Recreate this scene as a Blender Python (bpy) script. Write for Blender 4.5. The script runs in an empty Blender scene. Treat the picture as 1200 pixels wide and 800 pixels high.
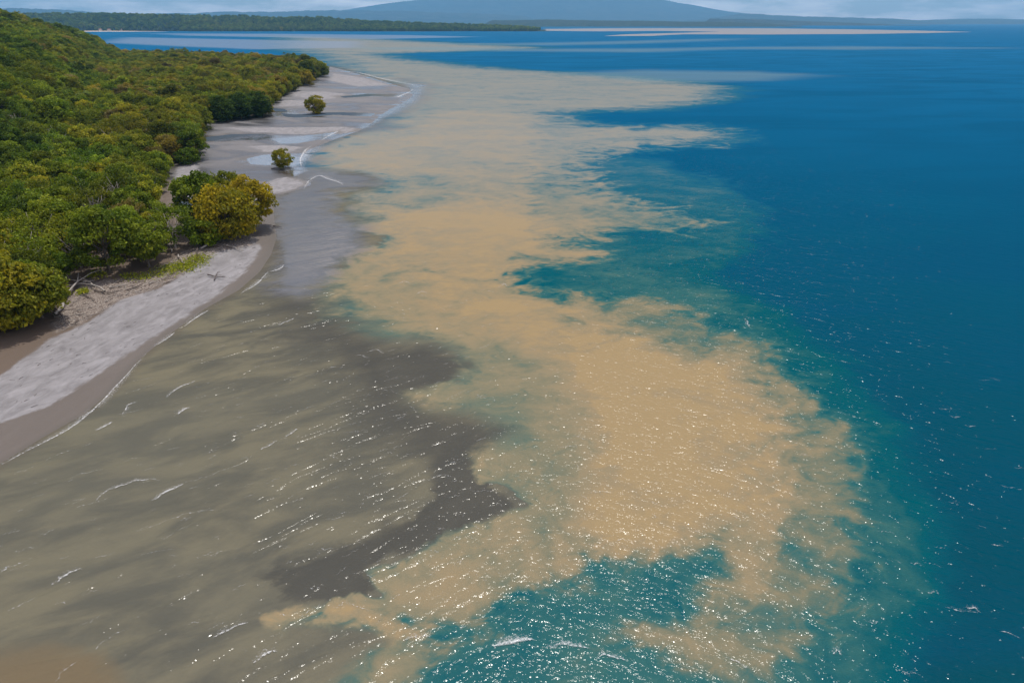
import bpy, math, random
import numpy as np
from mathutils import Vector, Matrix
R = math.radians
scene = bpy.context.scene
col = scene.collection

# ------------------------------------------------------------------ camera
CAM_H = 40.0
cam = bpy.data.cameras.new("camera")
cam.sensor_width = 36.0; cam.lens = 24.0
cam.clip_start = 0.5; cam.clip_end = 80000.0
cam_o = bpy.data.objects.new("camera", cam); col.objects.link(cam_o)
cam_o.location = (0, 0, CAM_H)
cam_o.rotation_euler = (R(90) - math.atan(374 / 800), 0, 0)
scene.camera = cam_o

# ------------------------------------------------------------------ sky and sun
SUN_EL, SUN_AZ = 67.0, 8.0          # degrees, azimuth clockwise from straight ahead
world = bpy.data.worlds.new("World"); scene.world = world; world.use_nodes = True
wn, wl = world.node_tree.nodes, world.node_tree.links
wn.clear()
w_out = wn.new("ShaderNodeOutputWorld"); w_bg = wn.new("ShaderNodeBackground")
sky = wn.new("ShaderNodeTexSky"); sky.sky_type = 'NISHITA'; sky.sun_disc = False
sky.sun_elevation = R(SUN_EL); sky.sun_rotation = R(SUN_AZ)
sky.air_density = 1.0; sky.dust_density = 0.6; sky.ozone_density = 2.0
w_bg.inputs['Strength'].default_value = 0.105
tc = wn.new("ShaderNodeTexCoord"); mp = wn.new("ShaderNodeMapping")
mp.inputs['Scale'].default_value = (1.0, 1.0, 5.0)
cn = wn.new("ShaderNodeTexNoise"); cn.inputs['Scale'].default_value = 7.0
cn.inputs['Detail'].default_value = 7.0; cn.inputs['Roughness'].default_value = 0.6
cr = wn.new("ShaderNodeMapRange"); cr.inputs['From Min'].default_value = 0.46; cr.inputs['From Max'].default_value = 0.66
cr.inputs['To Min'].default_value = 0.06; cr.inputs['To Max'].default_value = 0.85
mixw = wn.new("ShaderNodeMix"); mixw.data_type = 'RGBA'
mixw.inputs['B'].default_value = (21.5, 18.6, 18.0, 1)      # sunlit cloud, in the sky texture's units
wl.new(tc.outputs['Generated'], mp.inputs['Vector']); wl.new(mp.outputs['Vector'], cn.inputs['Vector'])
wl.new(cn.outputs['Fac'], cr.inputs['Value']); wl.new(cr.outputs['Result'], mixw.inputs['Factor'])
wl.new(sky.outputs['Color'], mixw.inputs['A']); wl.new(mixw.outputs['Result'], w_bg.inputs['Color'])
wl.new(w_bg.outputs['Background'], w_out.inputs['Surface'])

sun = bpy.data.lights.new("sun", 'SUN'); sun.energy = 3.6; sun.angle = R(0.53); sun.color = (1.0, 0.95, 0.87)
sun_o = bpy.data.objects.new("sun", sun); col.objects.link(sun_o)
sun_o.rotation_euler = (-R(90 - SUN_EL), 0, -R(SUN_AZ)); sun_o.location = (0, 100, 200)

vs = scene.view_settings
vs.view_transform = 'Standard'; vs.look = 'None'; vs.exposure = 0.0; vs.gamma = 1.0; vs.use_curve_mapping = False
scene.cycles.use_denoising = True
scene.cycles.max_bounces = 4; scene.cycles.diffuse_bounces = 2; scene.cycles.glossy_bounces = 2; scene.cycles.transmission_bounces = 2; scene.cycles.transparent_max_bounces = 6
scene.cycles.volume_bounces = 0

# metres: x to the right,y away from the camera
LAND = [(-52,20),(-50.8,49.2),(-51.2,56.7),(-49.9,61.4),(-48.2,66.4),(-48,71.6),(-48.8,80.3),(-48.4,88.1),(-47.3,97.4),(-45,105.5),(-44.6,114.8),(-45.8,124.7),(-48,134.8),(-51.1,143.8),(-55,155.4),(-57.9,165.2),(-65.3,173.4),(-59,174.3),(-55.9,180.2),(-54.1,186.5),(-57.3,192.1),(-62.5,196.7),(-66.1,204.1),(-66.2,210.7),(-69.8,214.8),(-69,225),(-70.1,241.3),(-68.7,252.1),(-66.2,268),(-62.1,285.9),(-60.9,309),(-61.8,335.8),(-61.5,363.6),(-59.2,396.1),(-59.6,434.7),(-67.9,481.2),(-90.2,530.5),(-115.9,590.6),(-144.6,653.6),(-175,717),(-220.8,793.7),(-330,860),(-430,900),(-700,960),(-700,-40),(-52,-40)]
PONDS = [[(-87.2,225),(-82.6,232.9),(-74.5,234.5),(-69.4,226.5),(-70.1,217.6),(-75.7,213.4),(-81.4,214.8)],[(-118.4,270.1),(-111.2,279),(-97.1,279),(-91.6,272.3),(-96,263.9),(-106.6,259.8),(-113.5,259.8)],[(-90.9,265.9),(-82.4,272.3),(-70.2,283.6),(-73,263.9),(-77.7,255.9),(-84,255.9)],[(-123.3,367.4),(-115.4,367.4),(-110.6,352.7),(-117.7,352.7)],[(-111.4,345.7),(-101.4,342.4),(-84.1,352.7),(-66,345.7),(-65.2,332.6),(-85.1,339),(-98.6,329.5),(-106.6,332.6)],[(-102.5,429.5),(-89.4,445.5),(-64.1,445.5),(-63.2,424.4),(-81.2,429.5),(-97.2,419.4)],[(-82.8,167),(-78.9,170.6),(-73.7,160.2),(-75.4,153.8),(-79.5,158.5)]]
DRY = [[(-58.1,61.5),(-55,65),(-52.9,67.8),(-52.2,71.8),(-51.5,78.1),(-50.4,84.7),(-48.8,94.7),(-47.4,104.3),(-47.2,114.8),(-48,123.6),(-49.2,129),(-53.9,137.3),(-57.4,137.3),(-56.5,129),(-58,123.6),(-57.4,113),(-57.7,105.5),(-61.5,99.5),(-61.7,90.2),(-63.4,85),(-63.3,80.3),(-62.9,73.9),(-65.6,69.1)],[(-66.3,175.3),(-67.6,188.7),(-65.5,195.6),(-61.1,195.6),(-55.1,187.6),(-56.6,181.3),(-59.8,175.3)],[(-120.4,295.8),(-96.1,295.8),(-71.8,298.3),(-58.9,290.8),(-67.4,279),(-87,276.7),(-106.1,283.6)],[(-93.8,248.4),(-82.8,252.1),(-74.5,246.6),(-75,236.2),(-84.2,237.8)],[(-106.9,226.5),(-100.3,222),(-78,170.6),(-78,163.5),(-86.5,176.3),(-100,205.4)],[(-141.7,462.7),(-118.5,456.8),(-92.4,434.7),(-106.7,409.8),(-128,424.4)],[(-154.5,631.2),(-113.7,572.1),(-83.5,508.2),(-104.6,494.4),(-137.6,546.4)],[(-129.6,405.1),(-111.6,409.8),(-108.1,379.2),(-121.3,375.2)]]
LITTER = [(-66.6,90.2),(-70.4,100.9),(-71.2,107.1),(-63.9,109.6),(-62.3,120.6),(-62.5,131.3),(-59.2,136),(-53.7,137.3),(-50.6,130.1),(-55.3,125.7),(-56.8,120.6),(-56.5,111.3),(-57.7,105.5),(-61.4,99.1),(-61.7,90.2),(-63.7,86.7)]
FOREST = [(-78,30),(-72.5,75.5),(-72.4,84.5),(-68.8,87.8),(-65.7,90.8),(-69.9,100.9),(-70.1,107.1),(-63.9,109.6),(-61.9,116.7),(-63.1,125.7),(-67.8,137.3),(-82.9,163.5),(-97.1,197.9),(-100.9,213.4),(-96.8,216.2),(-110.7,255.9),(-132.5,306.2),(-128.7,317.5),(-113.6,335.8),(-131.5,405.1),(-135.6,445.5),(-141.5,481.2),(-142,508.2),(-149.9,572.1),(-160.4,631.2),(-184.8,703.4),(-330,830),(-430,880),(-690,930),(-690,30)]
PALE = [[(-1103.9,2147.6),(-750.6,1931),(-345.6,1676.7),(-264.9,1281.1),(-414,1199.9),(-630.8,1373.9),(-883.1,1606)],[(-1384,2891.3),(-851.6,2766.6),(-341.8,2497),(-100.9,2209.5),(-353.2,1931),(-662.3,2147.6),(-1048.7,2418.4)]]
LAYERS = {'teal': [(6.7,129),(19.3,123.6),(29.5,111.7),(36.5,96.3),(39.3,77.8),(38.4,61),(35.8,49.2),(31.3,40),(24.9,33.7),(20.9,29.8),(-9.3,29.8),(-10,33.4),(-2.5,35.5),(-1.6,37.9),(2.7,40),(7.1,43.8),(9.3,63.6)],'teal2': [(11.9,243),(30.7,252.1),(48.5,219.1),(60.7,187.6),(61.5,159.4),(49.4,131.9),(36.3,109.6),(34.9,91.5),(25.7,94.7),(13.5,100.9),(0,105.5),(-10.9,118.6),(-11.3,147.9)],'far': [(-745.1,2418.4),(-418.3,2033.6),(-67.9,1481.1),(58.9,1281.1),(-51.9,1128.2),(-190.9,1035.2),(-120.4,867.5),(-33.3,717),(58.9,631.2),(121.6,546.4),(148.3,481.2),(120.2,414.6),(77.9,363.6),(42.5,356.2),(22.5,342.4),(33.7,311.8),(52.1,298.3),(76.6,303.6),(91.1,288.3),(89,263.9),(70.5,252.1),(51.4,248.4),(33,234.5),(23.1,208),(25.9,180.2),(35.4,165.2),(46.2,147.9),(36.8,139.8),(24.7,137.3),(15.2,130.1),(16.9,123.6),(8.5,117.6),(0,113.9),(-16.1,123.6),(-45.7,205.4),(-75.2,396.1),(-139.8,631.2),(-220.8,867.5),(-411.1,1325.9)],'fringe': [(8.1,100.9),(16.6,103.2),(25.1,98),(30.3,90.5),(35.3,83.4),(36.2,73.9),(36.1,65.7),(35.5,59),(32.3,52.3),(29.3,48.5),(30.3,45),(29.5,42.5),(26.6,40),(24.4,36.8),(21.5,34.7),(16.7,33.2),(11.9,33.9),(8.9,35.8),(12.2,38.1),(17,42.6),(17.3,44.8),(12.3,49.2),(9.3,63.6),(4.7,85.6)],'tan': [(-38,400.6),(0,434.7),(39.2,414.6),(40.9,342.4),(32,295.8),(15.3,252.1),(15.2,205.4),(17.3,172.4),(7.9,155.4),(10.3,146.5),(13.7,132.4),(15.3,124.7),(7.8,119.1),(-1.5,113),(5.7,107.9),(14.3,101.7),(17.9,96),(16.6,89.6),(21.5,85.6),(27,84.2),(31.6,80.3),(35.6,73.3),(31.3,72),(30.6,65.3),(30.7,61.7),(26.8,58.7),(25.6,53),(24.3,48.1),(22.5,43.8),(20.5,40.5),(20.6,39.2),(17.3,37.3),(13.6,35.4),(11,35.8),(12.1,37.5),(15.4,40),(17.3,42.8),(17,45),(15.3,43.4),(9.9,43),(6.9,42.4),(3.3,40),(-0.8,38.3),(-0.5,36.3),(0.2,35),(-2.4,34.6),(-7.3,35.4),(-13.7,36.5),(-17.8,37.3),(-13,38.6),(-10.3,39.5),(-11.9,42.3),(-8.4,43.3),(-4.5,46.9),(-0.8,48.8),(0.9,50.4),(-2.5,54.2),(-4.1,57.9),(-0.7,62.7),(-4.8,66.1),(-9.7,67.2),(-12.2,70.7),(-6.9,74.6),(-4.4,78.3),(-10.5,84.2),(-17.5,85.6),(-22.1,89.6),(-28.2,94.3),(-31.1,101.7),(-31.6,113),(-31.7,122.6),(-28.1,132.4),(-40.9,160.2),(-45.5,176.3),(-34.8,188.7),(-41.9,199.1),(-57.9,205.4),(-66.8,231.3),(-69.4,259.8),(-63.9,281.3),(-45.6,290.8),(-51,317.5)],'peach': [(-25.6,155.4),(-12.7,167.9),(0,159.4),(9.4,146.5),(14.7,125.2),(3,114.8),(-5.8,109.6),(0,101.7),(11.8,85.6),(21.9,77.8),(29.2,67.2),(24.8,54.3),(17.8,46.9),(7.2,44.8),(4.5,46.9),(8.3,54.3),(9,69.1),(0,85.6),(-11.2,105.5),(-22.6,123.6)],'mud': [(-71.1,54.3),(-66.1,67.2),(-66.1,85.6),(-66.8,109.6),(-65.1,141.1),(-68.1,163.5),(-76.1,205.4),(-44.4,212),(-10.4,134.8),(-11.6,109.6),(-4.6,82.8),(6.4,75.5),(3.7,63.6),(6.9,57.2),(6.2,49.2),(0,43.8),(-6,40),(-7.6,37.3),(-9.1,35),(-11,32.3),(-11.9,29.2),(-48.8,29.2)],'dark': [(-39.9,106.3),(-34.2,103.2),(-28,100.2),(-22.2,90.2),(-17.5,85.8),(-10.5,84.5),(-4.6,78.5),(-6.8,74.4),(-11.7,71.6),(-12.2,69.5),(-9.7,66.8),(-4.8,65.9),(-0.9,63.6),(-2.5,58.7),(-3.8,56),(-1.8,53),(0.8,50.4),(-3,48),(-7.2,44.8),(-10.4,43.3),(-11.7,42),(-10.3,39.8),(-13,38.9),(-17.8,39.7),(-20.3,40.9),(-17.5,43.3),(-13.3,46.4),(-7.9,51.1),(-8.4,55.7),(-14.9,63.6),(-20.8,73.3),(-24.7,80.3),(-31.5,88.4),(-37.5,98)],'calm': [(-111.9,255.9),(-100.4,276.7),(-79.6,300.9),(-69.3,363.6),(-72.4,522.9),(-87,572.1),(-59.7,508.2),(-53.6,445.5),(-52.4,387.5),(-56.7,306.2),(-46.3,295.8),(-63.9,281.3),(-69.4,259.8),(-66.8,231.3),(-58.5,208),(-41.9,199.1),(-34.5,188.7),(-45,176.3),(-40.9,160.2),(-28.1,132.4),(-31.7,122.6),(-32,109.6),(-33.6,100.9),(-39,103.5),(-45.4,123.6),(-59.8,163.5),(-63.1,187.6),(-69.3,208),(-85.7,210.7)],'corner': [(-47.2,33.4),(-36.2,34.6),(-33,35.3),(-29.3,34.1),(-26,32.3),(-23.6,29.2),(-48.8,29.2)],'channel': [(-113.2,255.9),(-101.9,281.3),(-79.6,300.9),(-69.3,363.6),(-72.4,522.9),(-59.7,508.2),(-54.7,445.5),(-53.4,387.5),(-59.4,317.5),(-65.7,265.9),(-66.8,237.8),(-66,222),(-61.9,205.4),(-62.6,197.9),(-69.7,209.3),(-83.1,210.7)],'body': [(-72.5,272.3),(-58.2,335.8),(-17.8,375.2),(20.3,339),(14.3,234.5),(7.9,155.4),(10,129),(0,113),(11.8,97.4),(18.9,85.6),(27,76.6),(29.2,67.2),(25.2,54.3),(21.2,42.8),(17.7,39.2),(16,40),(17.1,44.3),(9.8,43.3),(3,39.8),(-1,38.1),(-0.6,35.5),(-7.4,35.8),(-17.2,37.6),(-22.8,38.7),(-26.9,49.2),(-40.9,101.7),(-55.7,163.5),(-70.8,226.5)],'murk': [(-29.9,40),(-17.5,38.5),(-7.4,36.1),(-3.7,35.2),(-5.8,32.3),(-8.7,29.2),(-25,29.2)]}
MOTTLE = [(-27.8,93),(-18.7,91.5),(-4.7,85.6),(4.5,80.3),(9.4,73.3),(8.9,60.2),(6.9,49.2),(3,46.9),(-0.8,49.2),(-3.4,57.2),(0,63.6),(-6,69.1),(-13.2,71.1),(-4.4,78.3),(-10.5,84.2),(-19,86.1)]
SANDBANK = [[(215.4,4736.6),(716,5250.7),(1226.5,5397.1),(1790.1,5250.7),(2053.7,4515.5),(2057.7,3767.1),(2045.5,3314.1),(1690.3,3027.7),(1243.8,2727.3),(907.3,2652.1),(613.3,2689.2),(433.4,2373.6),(266,2330.3),(393.2,2652.1),(700.9,3076),(929.6,3401.8),(749.8,3660),(401.4,3526.2),(169.8,3730.7)]]
STREAKS = [[(-180.2,1572.9),(0,1541.1),(234.5,1706.7),(512.9,1950.7),(619.1,1991.3),(481.7,1753.7),(242.4,1510.5),(64.2,1399.3),(-133.3,1452.8)],[(-264.9,1281.1),(-121.8,1325.9),(56.1,1219.2),(227.9,1239.2),(426.3,1325.9),(619.7,1349.5),(839.7,1259.8),(543.4,1181.1),(358.8,1199.9),(199,1079.7),(25.6,1111.6),(-217.4,1181.1)],[(36.8,631.2),(126.2,677.6),(213.2,653.6),(256.4,610.2),(192,546.4),(100.9,538.4)]]
WASH = [[(-51.7,54.9),(-51,56.4),(-50,58.8),(-48.9,61.2),(-48,63.6),(-47.8,65.7),(-47.7,67.6),(-47.8,69.9),(-48,72.6),(-48.2,75.9),(-48.6,79.3),(-48.7,81.8)],[(-48.8,83.9),(-48.2,86.4),(-48,88.7)],[(-47.6,90.5),(-47.1,94.3),(-46.5,97)],[(-44.2,103.9),(-43.3,107.1),(-43,110.4),(-43.2,114.8)],[(-42.9,114.8),(-41.7,115.8),(-41.5,118.6)],[(-55,180.2),(-56.5,190.9),(-55.4,197.9),(-51.6,193.2),(-47.4,188.7),(-45.8,185.5)],[(-64.2,210.7),(-68.4,225),(-71.2,241.3),(-71.3,250.2)],[(-70.9,255.9),(-71.2,272.3),(-70.6,281.3),(-69.8,295.8)],[(-69.2,306.2),(-69.1,320.4),(-69.4,329.5)],[(-69.3,363.6),(-68.1,387.5),(-67.2,424.4),(-64.6,456.8),(-65.7,481.2)],[(-158,665.4),(-136.2,642.2),(-103,572.1),(-80.8,530.5),(-63.6,501.2)]]
CREST = [([(-47,57.2),(-46.3,58.2),(-45.5,59.1)],0.5),([(-42.9,54.2),(-42.3,54.9),(-41.2,55.3),(-40.1,56)],0.4),([(-38.4,50.9),(-38.1,52.1),(-37.2,53),(-35.9,53.9),(-33.8,54)],1.5),([(-33.2,50.8),(-32.6,51.9),(-31.9,52.7),(-31.4,53.5)],1.8),([(-31.4,53.5),(-30.1,54.3),(-28.4,55.6),(-27.2,56.4),(-26.2,58.4)],0.4),([(-25.9,59),(-25.2,60.2),(-24.7,61)],1.2),([(-24.1,61.5),(-23.5,62.5),(-23.2,63.2)],1.4),([(-41,50.2),(-40.4,50.9),(-39.5,51.3)],0.4),([(-32.3,46.9),(-31.1,47.7),(-30,48.5),(-29,49.1),(-27.7,49.4),(-26.1,49.5)],0.45),([(-36.1,40.4),(-35.7,41.2),(-35.2,41.8),(-34.7,42.1)],1.6),([(-37.8,37.8),(-37.2,38.3),(-36.7,39.2)],0.5),([(-27.9,36.1),(-28.8,35.5),(-29.4,34.3)],0.4),([(-41.1,41.8),(-40.9,42.1),(-40.8,42.5)],1.2),([(-40.6,69.9),(-40.1,72.2),(-38.9,74.1)],1.5),([(-44,66.1),(-44.2,68),(-43.6,69.1)],1.3),([(-45,62.7),(-44.5,63.6),(-44,64.6)],1.8),([(-37.6,66.1),(-37.4,67),(-36.9,67.6)],2),([(-46,70.7),(-44.7,72),(-43.3,73.7)],0.4),([(-34.1,91.1),(-33.2,92.4),(-32.3,93.7)],1.3),([(-30.7,31.7),(-30.5,32.7),(-30,33.3)],0.5),([(-19.1,108.3),(-18.4,109.6),(-17.2,108.7)],1),([(-15.5,103.5),(-14.8,104.7),(-13.9,103.9)],0.9),([(-2.3,106.3),(-1.4,108.3),(-0.6,107.1)],0.9),([(34.6,93.7),(34.6,92.1),(34.4,90.2)],1.2),([(-19.4,82.1),(-18.4,82.8),(-17.1,81.8)],1),([(-20.9,81.3),(-19.9,81),(-18.8,80.3)],0.8),([(-1.5,34.6),(0,35),(1.6,35.2)],2.2),([(2.4,34.6),(3.8,34.7),(5.4,34.3)],1.6),([(-7.9,35.2),(-6.8,35.5),(-5.8,35.3)],1.2),([(-21.4,35.3),(-20.6,36.1),(-19.4,36.7)],1.3),([(-17.9,33.2),(-17.3,33.9),(-16.5,34.2)],1.6),([(-31,43.5),(-29.9,44.1),(-28,44.6)],0.3),([(-34.3,43.3),(-33.9,43.7),(-33,43.9)],0.3),([(-16.6,48.1),(-15.8,48.3),(-15.1,48.5)],0.6),([(-8.2,54),(-7,54.7),(-5.6,54.5)],0.5),([(4.9,59.4),(6.1,59.9),(6.9,59.6)],0.7),([(7.2,51.9),(8.4,52.3),(9.3,52.1)],0.5),([(-8,69.1),(-7,69.9),(-5.5,69.3)],0.3),([(48.8,67.6),(49.4,67.2),(50.3,67.4)],0.7),([(49.1,65.9),(49.5,65.5),(50.2,65.7)],1),([(49.6,63.9),(50,63.6),(50.7,63.7)],0.7),([(32.7,38.1),(33.7,37.8),(34.9,37.5)],0.8),([(34.1,38.1),(34.8,38.1),(35.1,37.7)],1),([(35.3,35.9),(35.9,35.8),(36.4,35.3)],0.5),([(32.1,39.6),(32.7,39.7),(32.9,39.4)],0.7),([(26,37),(26.5,36.7),(27.2,36.8)],0.7),([(22.3,34),(22.8,34.2),(23,33.9)],1.2),([(32.5,42.8),(33,42.7),(33.4,42.4)],0.5),([(40.2,50.7),(40.7,50.4),(41,50)],0.5),([(40.4,45),(40.9,44.9),(41.4,44.8)],0.7),([(5.9,33.6),(6.8,33.9),(7.9,33.3)],1.3),([(14.8,33.7),(15.7,33.3),(16.4,32.3)],0.8),([(26.2,32.7),(26.8,32.5),(27.6,32.2)],0.6)]
NEAR_A = (-70.7,87.8)
NEAR_B = (-68.4,91.5)
MID_A = (-69.2,111.3)
MID_B = (-64.1,114.8)
MID_C = (-64.4,125.7)
CL_Y1 = (-57.3,133.6)
CL_Y2 = (-55.3,142.4)
CL_G1 = (-64.6,138.5)
CL_G2 = (-63,150.8)
CL_B = (-59.7,130.1)
ISO_A = (-94.9,345.7)
ISO_B = (-69.4,210)
DK_A = (-127.6,314.6)
DK_B = (-122.8,323.4)
DK_C = (-117.7,332.6)
LG_A = (-101.9,222)
LG_B = (-100.7,214.8)
LG_C = (-127.6,290.8)
FE_A = (-132.5,405.1)
FE_B = (-139.6,462.7)
FE_C = (-143.2,508.2)
FE_D = (-154.5,590.6)
LOGS = [((-66.7,92.1),(-71.5,107.1),0.2,0,0.5,2,'long pale log leaning beside the nearest mangrove tree'),((-69.1,97.4),(-70.8,106.3),0.16,1,0.3,1,'dark log lying close behind the long pale log'),((-64.9,101.7),(-71.4,106.7),0.14,0,0.6,2,'pale forked branch meeting the top of the long log'),((-69.3,96),(-64.4,90.2),0.12,1,0.1,1,"dark snag pointing down the beach from the long log's foot"),((-67.7,100.9),(-64.9,98.8),0.09,1,0,1,'short dark stick on the sand right of the long log'),((-65.3,103.9),(-63,105.5),0.1,0,0.1,2,'bleached branch among the litter below the dark hollow'),((-62.1,103.2),(-60.6,106.3),0.08,1,0.1,2,'thin dark branch on the tide line below the green tree'),((-60,106.3),(-58.7,109.6),0.09,0,0.1,1,'pale branch on the tide line left of the creeping plants'),((-57.5,107.1),(-56.3,108.7),0.07,1,0.1,1,'dark twig on the open sand below the creeping plants'),((-61.7,121.1),(-58.3,115.8),0.12,0,0.3,0,'short pale log standing out of the creeping plants'),((-63.5,122.6),(-66.9,129),0.1,0,1.2,2,'pale broken stump under the loose green tree'),((-59.1,125.2),(-58.4,134.2),0.14,0,1.5,2,'pale fallen trunk propped against the front of the tree clump'),((-55.7,128.4),(-50.8,124.7),0.12,0,0.1,1,'pale log in the shade under the yellow tree'),((-60.8,127.9),(-57.6,119.6),0.14,1,0.7,2,'dark leafy snag at the end of the fallen trunk'),((-52.4,111.3),(-49,110),0.11,1,0.2,3,'dark forked snag alone on the open sand'),((-50.4,109.1),(-50.8,111.7),0.08,1,0.5,1,'small dark root tangle beside the forked snag'),((-51.5,143.8),(-49.3,143.1),0.1,1,0.1,1,'dark branch lying in the water beside the tree clump'),((-72,206.7),(-70.1,208),0.16,1,0,1,'dark log at the foot of the small lone mangrove'),((-71.6,103.9),(-69.1,106.3),0.1,0,0.2,2,'pale branch crossing the head of the long log'),((-66.9,102.4),(-62.3,100.9),0.09,1,0.1,2,'dark curved branch in the middle of the litter')]
CREEP = [(-57.8,114.8,1.3,420),(-57.7,117.6,1.4,420),(-59.7,114.8,1.2,300),(-60.5,111.7,1.3,200),(-57.4,120.6,1,260),(-68.1,101.7,0.5,120),(-68.8,102.4,0.4,80),(-62.5,109.6,1,160),(-65.1,109.6,0.8,120),(-70.3,109.6,0.9,160)]
FARBEACH = [(-2093.8,3470),(-1986.6,3455),(-1787.9,3462),(-1593.8,3484),(-1813.4,3515),(-1985.7,3545),(-2147.8,3545)]
HOUSES = [(-2033.4,3580,24,14,7,1,'pale-roofed house set back behind the far beach'),(-1945.1,3545,12,10,6,0,'first of the red-roofed houses on the far beach counted from the forest'),(-1900.7,3545,20,11,5.5,0,'long low red-roofed house in the middle of the far beach'),(-1845.6,3540,14,10,5.5,0,'red-roofed house at the right end of the far beach')]
HEAD = [(-3367,56.1),(-2921,64.1),(-2567,66.1),(-2389,68.9),(-2079,68.1),(-1771,62.1),(-1462,58.1),(-1241,52),(-931,48),(-755,34),(-534,25.9),(-267,19),(0,9.3),(196,0.5)]
STRIP = [(-344,55.6),(0,55.6),(344,63.4),(688,55.6),(1032,53.2),(1462,47.8),(1721,43.9),(2238,40),(2584,24.4),(2776,8.8),(2934,0.5)]
RIGHT = [(2412,79.7),(3070,74.8),(3733,49.9),(4396,30),(4951,5.1),(5396,0.5)]
RIGHT2 = [(3161,24.1),(4029,103.5),(4681,198.2),(5068,185.6),(5598,150.9),(6300,135.1),(7004,119.3),(7884,100.3),(8508,55.9),(9136,8.2)]
RIGHT3 = [(7700,40),(9135,74.8),(9611,92.2),(10375,109.6),(11050,100.9),(12116,74.8),(14046,57.4)]
LEFT1 = [(-11822,211.3),(-10064,282.2),(-8967,268),(-8423,246.8),(-7956,225.5),(-7573,182.9),(-7110,140.2)]
LEFT2 = [(-8672,138.2),(-7755,195.2),(-7211,211.5),(-6489,216.3),(-6089,235.8),(-5406,227.7),(-4683,243.9),(-3780,260.1),(-2521,252),(-721,203.3),(723,138.2)]


# ------------------------------------------------------------------ helpers
def tag(o, label=None, cat=None, group=None, kind=None):
    if label: o["label"] = label
    if cat: o["category"] = cat
    if group: o["group"] = group
    if kind: o["kind"] = kind
    return o

def mesh_np(name, verts, faces, mat=None, smooth=False):
    verts = np.asarray(verts, np.float32); faces = np.asarray(faces, np.int32)
    me = bpy.data.meshes.new(name); k = faces.shape[1]
    me.vertices.add(len(verts)); me.vertices.foreach_set("co", verts.ravel())
    me.loops.add(faces.size); me.loops.foreach_set("vertex_index", faces.ravel())
    me.polygons.add(len(faces))
    me.polygons.foreach_set("loop_start", np.arange(0, faces.size, k, dtype=np.int32))
    me.polygons.foreach_set("use_smooth", np.full(len(faces), smooth, bool))
    me.update(calc_edges=True); me.validate()
    if mat: me.materials.append(mat)
    return me

def fattr(me, name, arr):
    a = me.attributes.new(name, 'FLOAT', 'POINT'); a.data.foreach_set("value", np.asarray(arr, np.float32))

def add(name, me, parent=None, loc=None):
    o = bpy.data.objects.new(name, me); col.objects.link(o)
    if parent is not None: o.parent = parent
    if loc is not None: o.location = loc
    return o

def empty(name, loc, rz=0.0, sc=1.0):
    o = bpy.data.objects.new(name, None); col.objects.link(o)
    o.empty_display_size = 0.5
    o.location = loc; o.rotation_euler = (0, 0, rz); o.scale = (sc, sc, sc) if not isinstance(sc, tuple) else sc
    return o

def sdf(poly, x, y):
    """signed distance to a polygon, positive inside"""
    x = np.asarray(x, np.float64); y = np.asarray(y, np.float64)
    d2 = np.full(x.shape, 1e18); ins = np.zeros(x.shape, bool)
    n = len(poly)
    for i in range(n):
        ax, ay = poly[i]; bx, by = poly[(i + 1) % n]
        ex, ey = bx - ax, by - ay
        L2 = ex * ex + ey * ey + 1e-9
        t = np.clip(((x - ax) * ex + (y - ay) * ey) / L2, 0, 1)
        d2 = np.minimum(d2, (x - ax - t * ex) ** 2 + (y - ay - t * ey) ** 2)
        if ay != by:
            c = ((ay > y) != (by > y)) & (x < (bx - ax) * (y - ay) / (by - ay) + ax)
            ins ^= c
    d = np.sqrt(d2)
    return np.where(ins, d, -d)

def sstep(a, b, x):
    t = np.clip((x - a) / (b - a), 0, 1); return t * t * (3 - 2 * t)

_rs = np.random.RandomState(5)
_lat = _rs.rand(257, 257)
def vnoise(x, y):
    x = np.asarray(x); y = np.asarray(y)
    xi = np.floor(x).astype(int); yi = np.floor(y).astype(int)
    fx = x - xi; fy = y - yi; fx = fx * fx * (3 - 2 * fx); fy = fy * fy * (3 - 2 * fy)
    xi %= 256; yi %= 256
    a = _lat[yi, xi]; b = _lat[yi, xi + 1]; c = _lat[yi + 1, xi]; d = _lat[yi + 1, xi + 1]
    return (a * (1 - fx) + b * fx) * (1 - fy) + (c * (1 - fx) + d * fx) * fy
def fbm(x, y, o=4):
    s = 0; a = .5
    for i in range(o): s = s + a * (vnoise(x * 2 ** i + 17 * i, y * 2 ** i + 31 * i) - .5); a *= .5
    return s

def grid_faces(nr, nc):
    i = np.arange(nr - 1)[:, None] * nc + np.arange(nc - 1)[None, :]
    i = i.ravel()
    return np.stack([i, i + 1, i + nc + 1, i + nc], 1)

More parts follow.
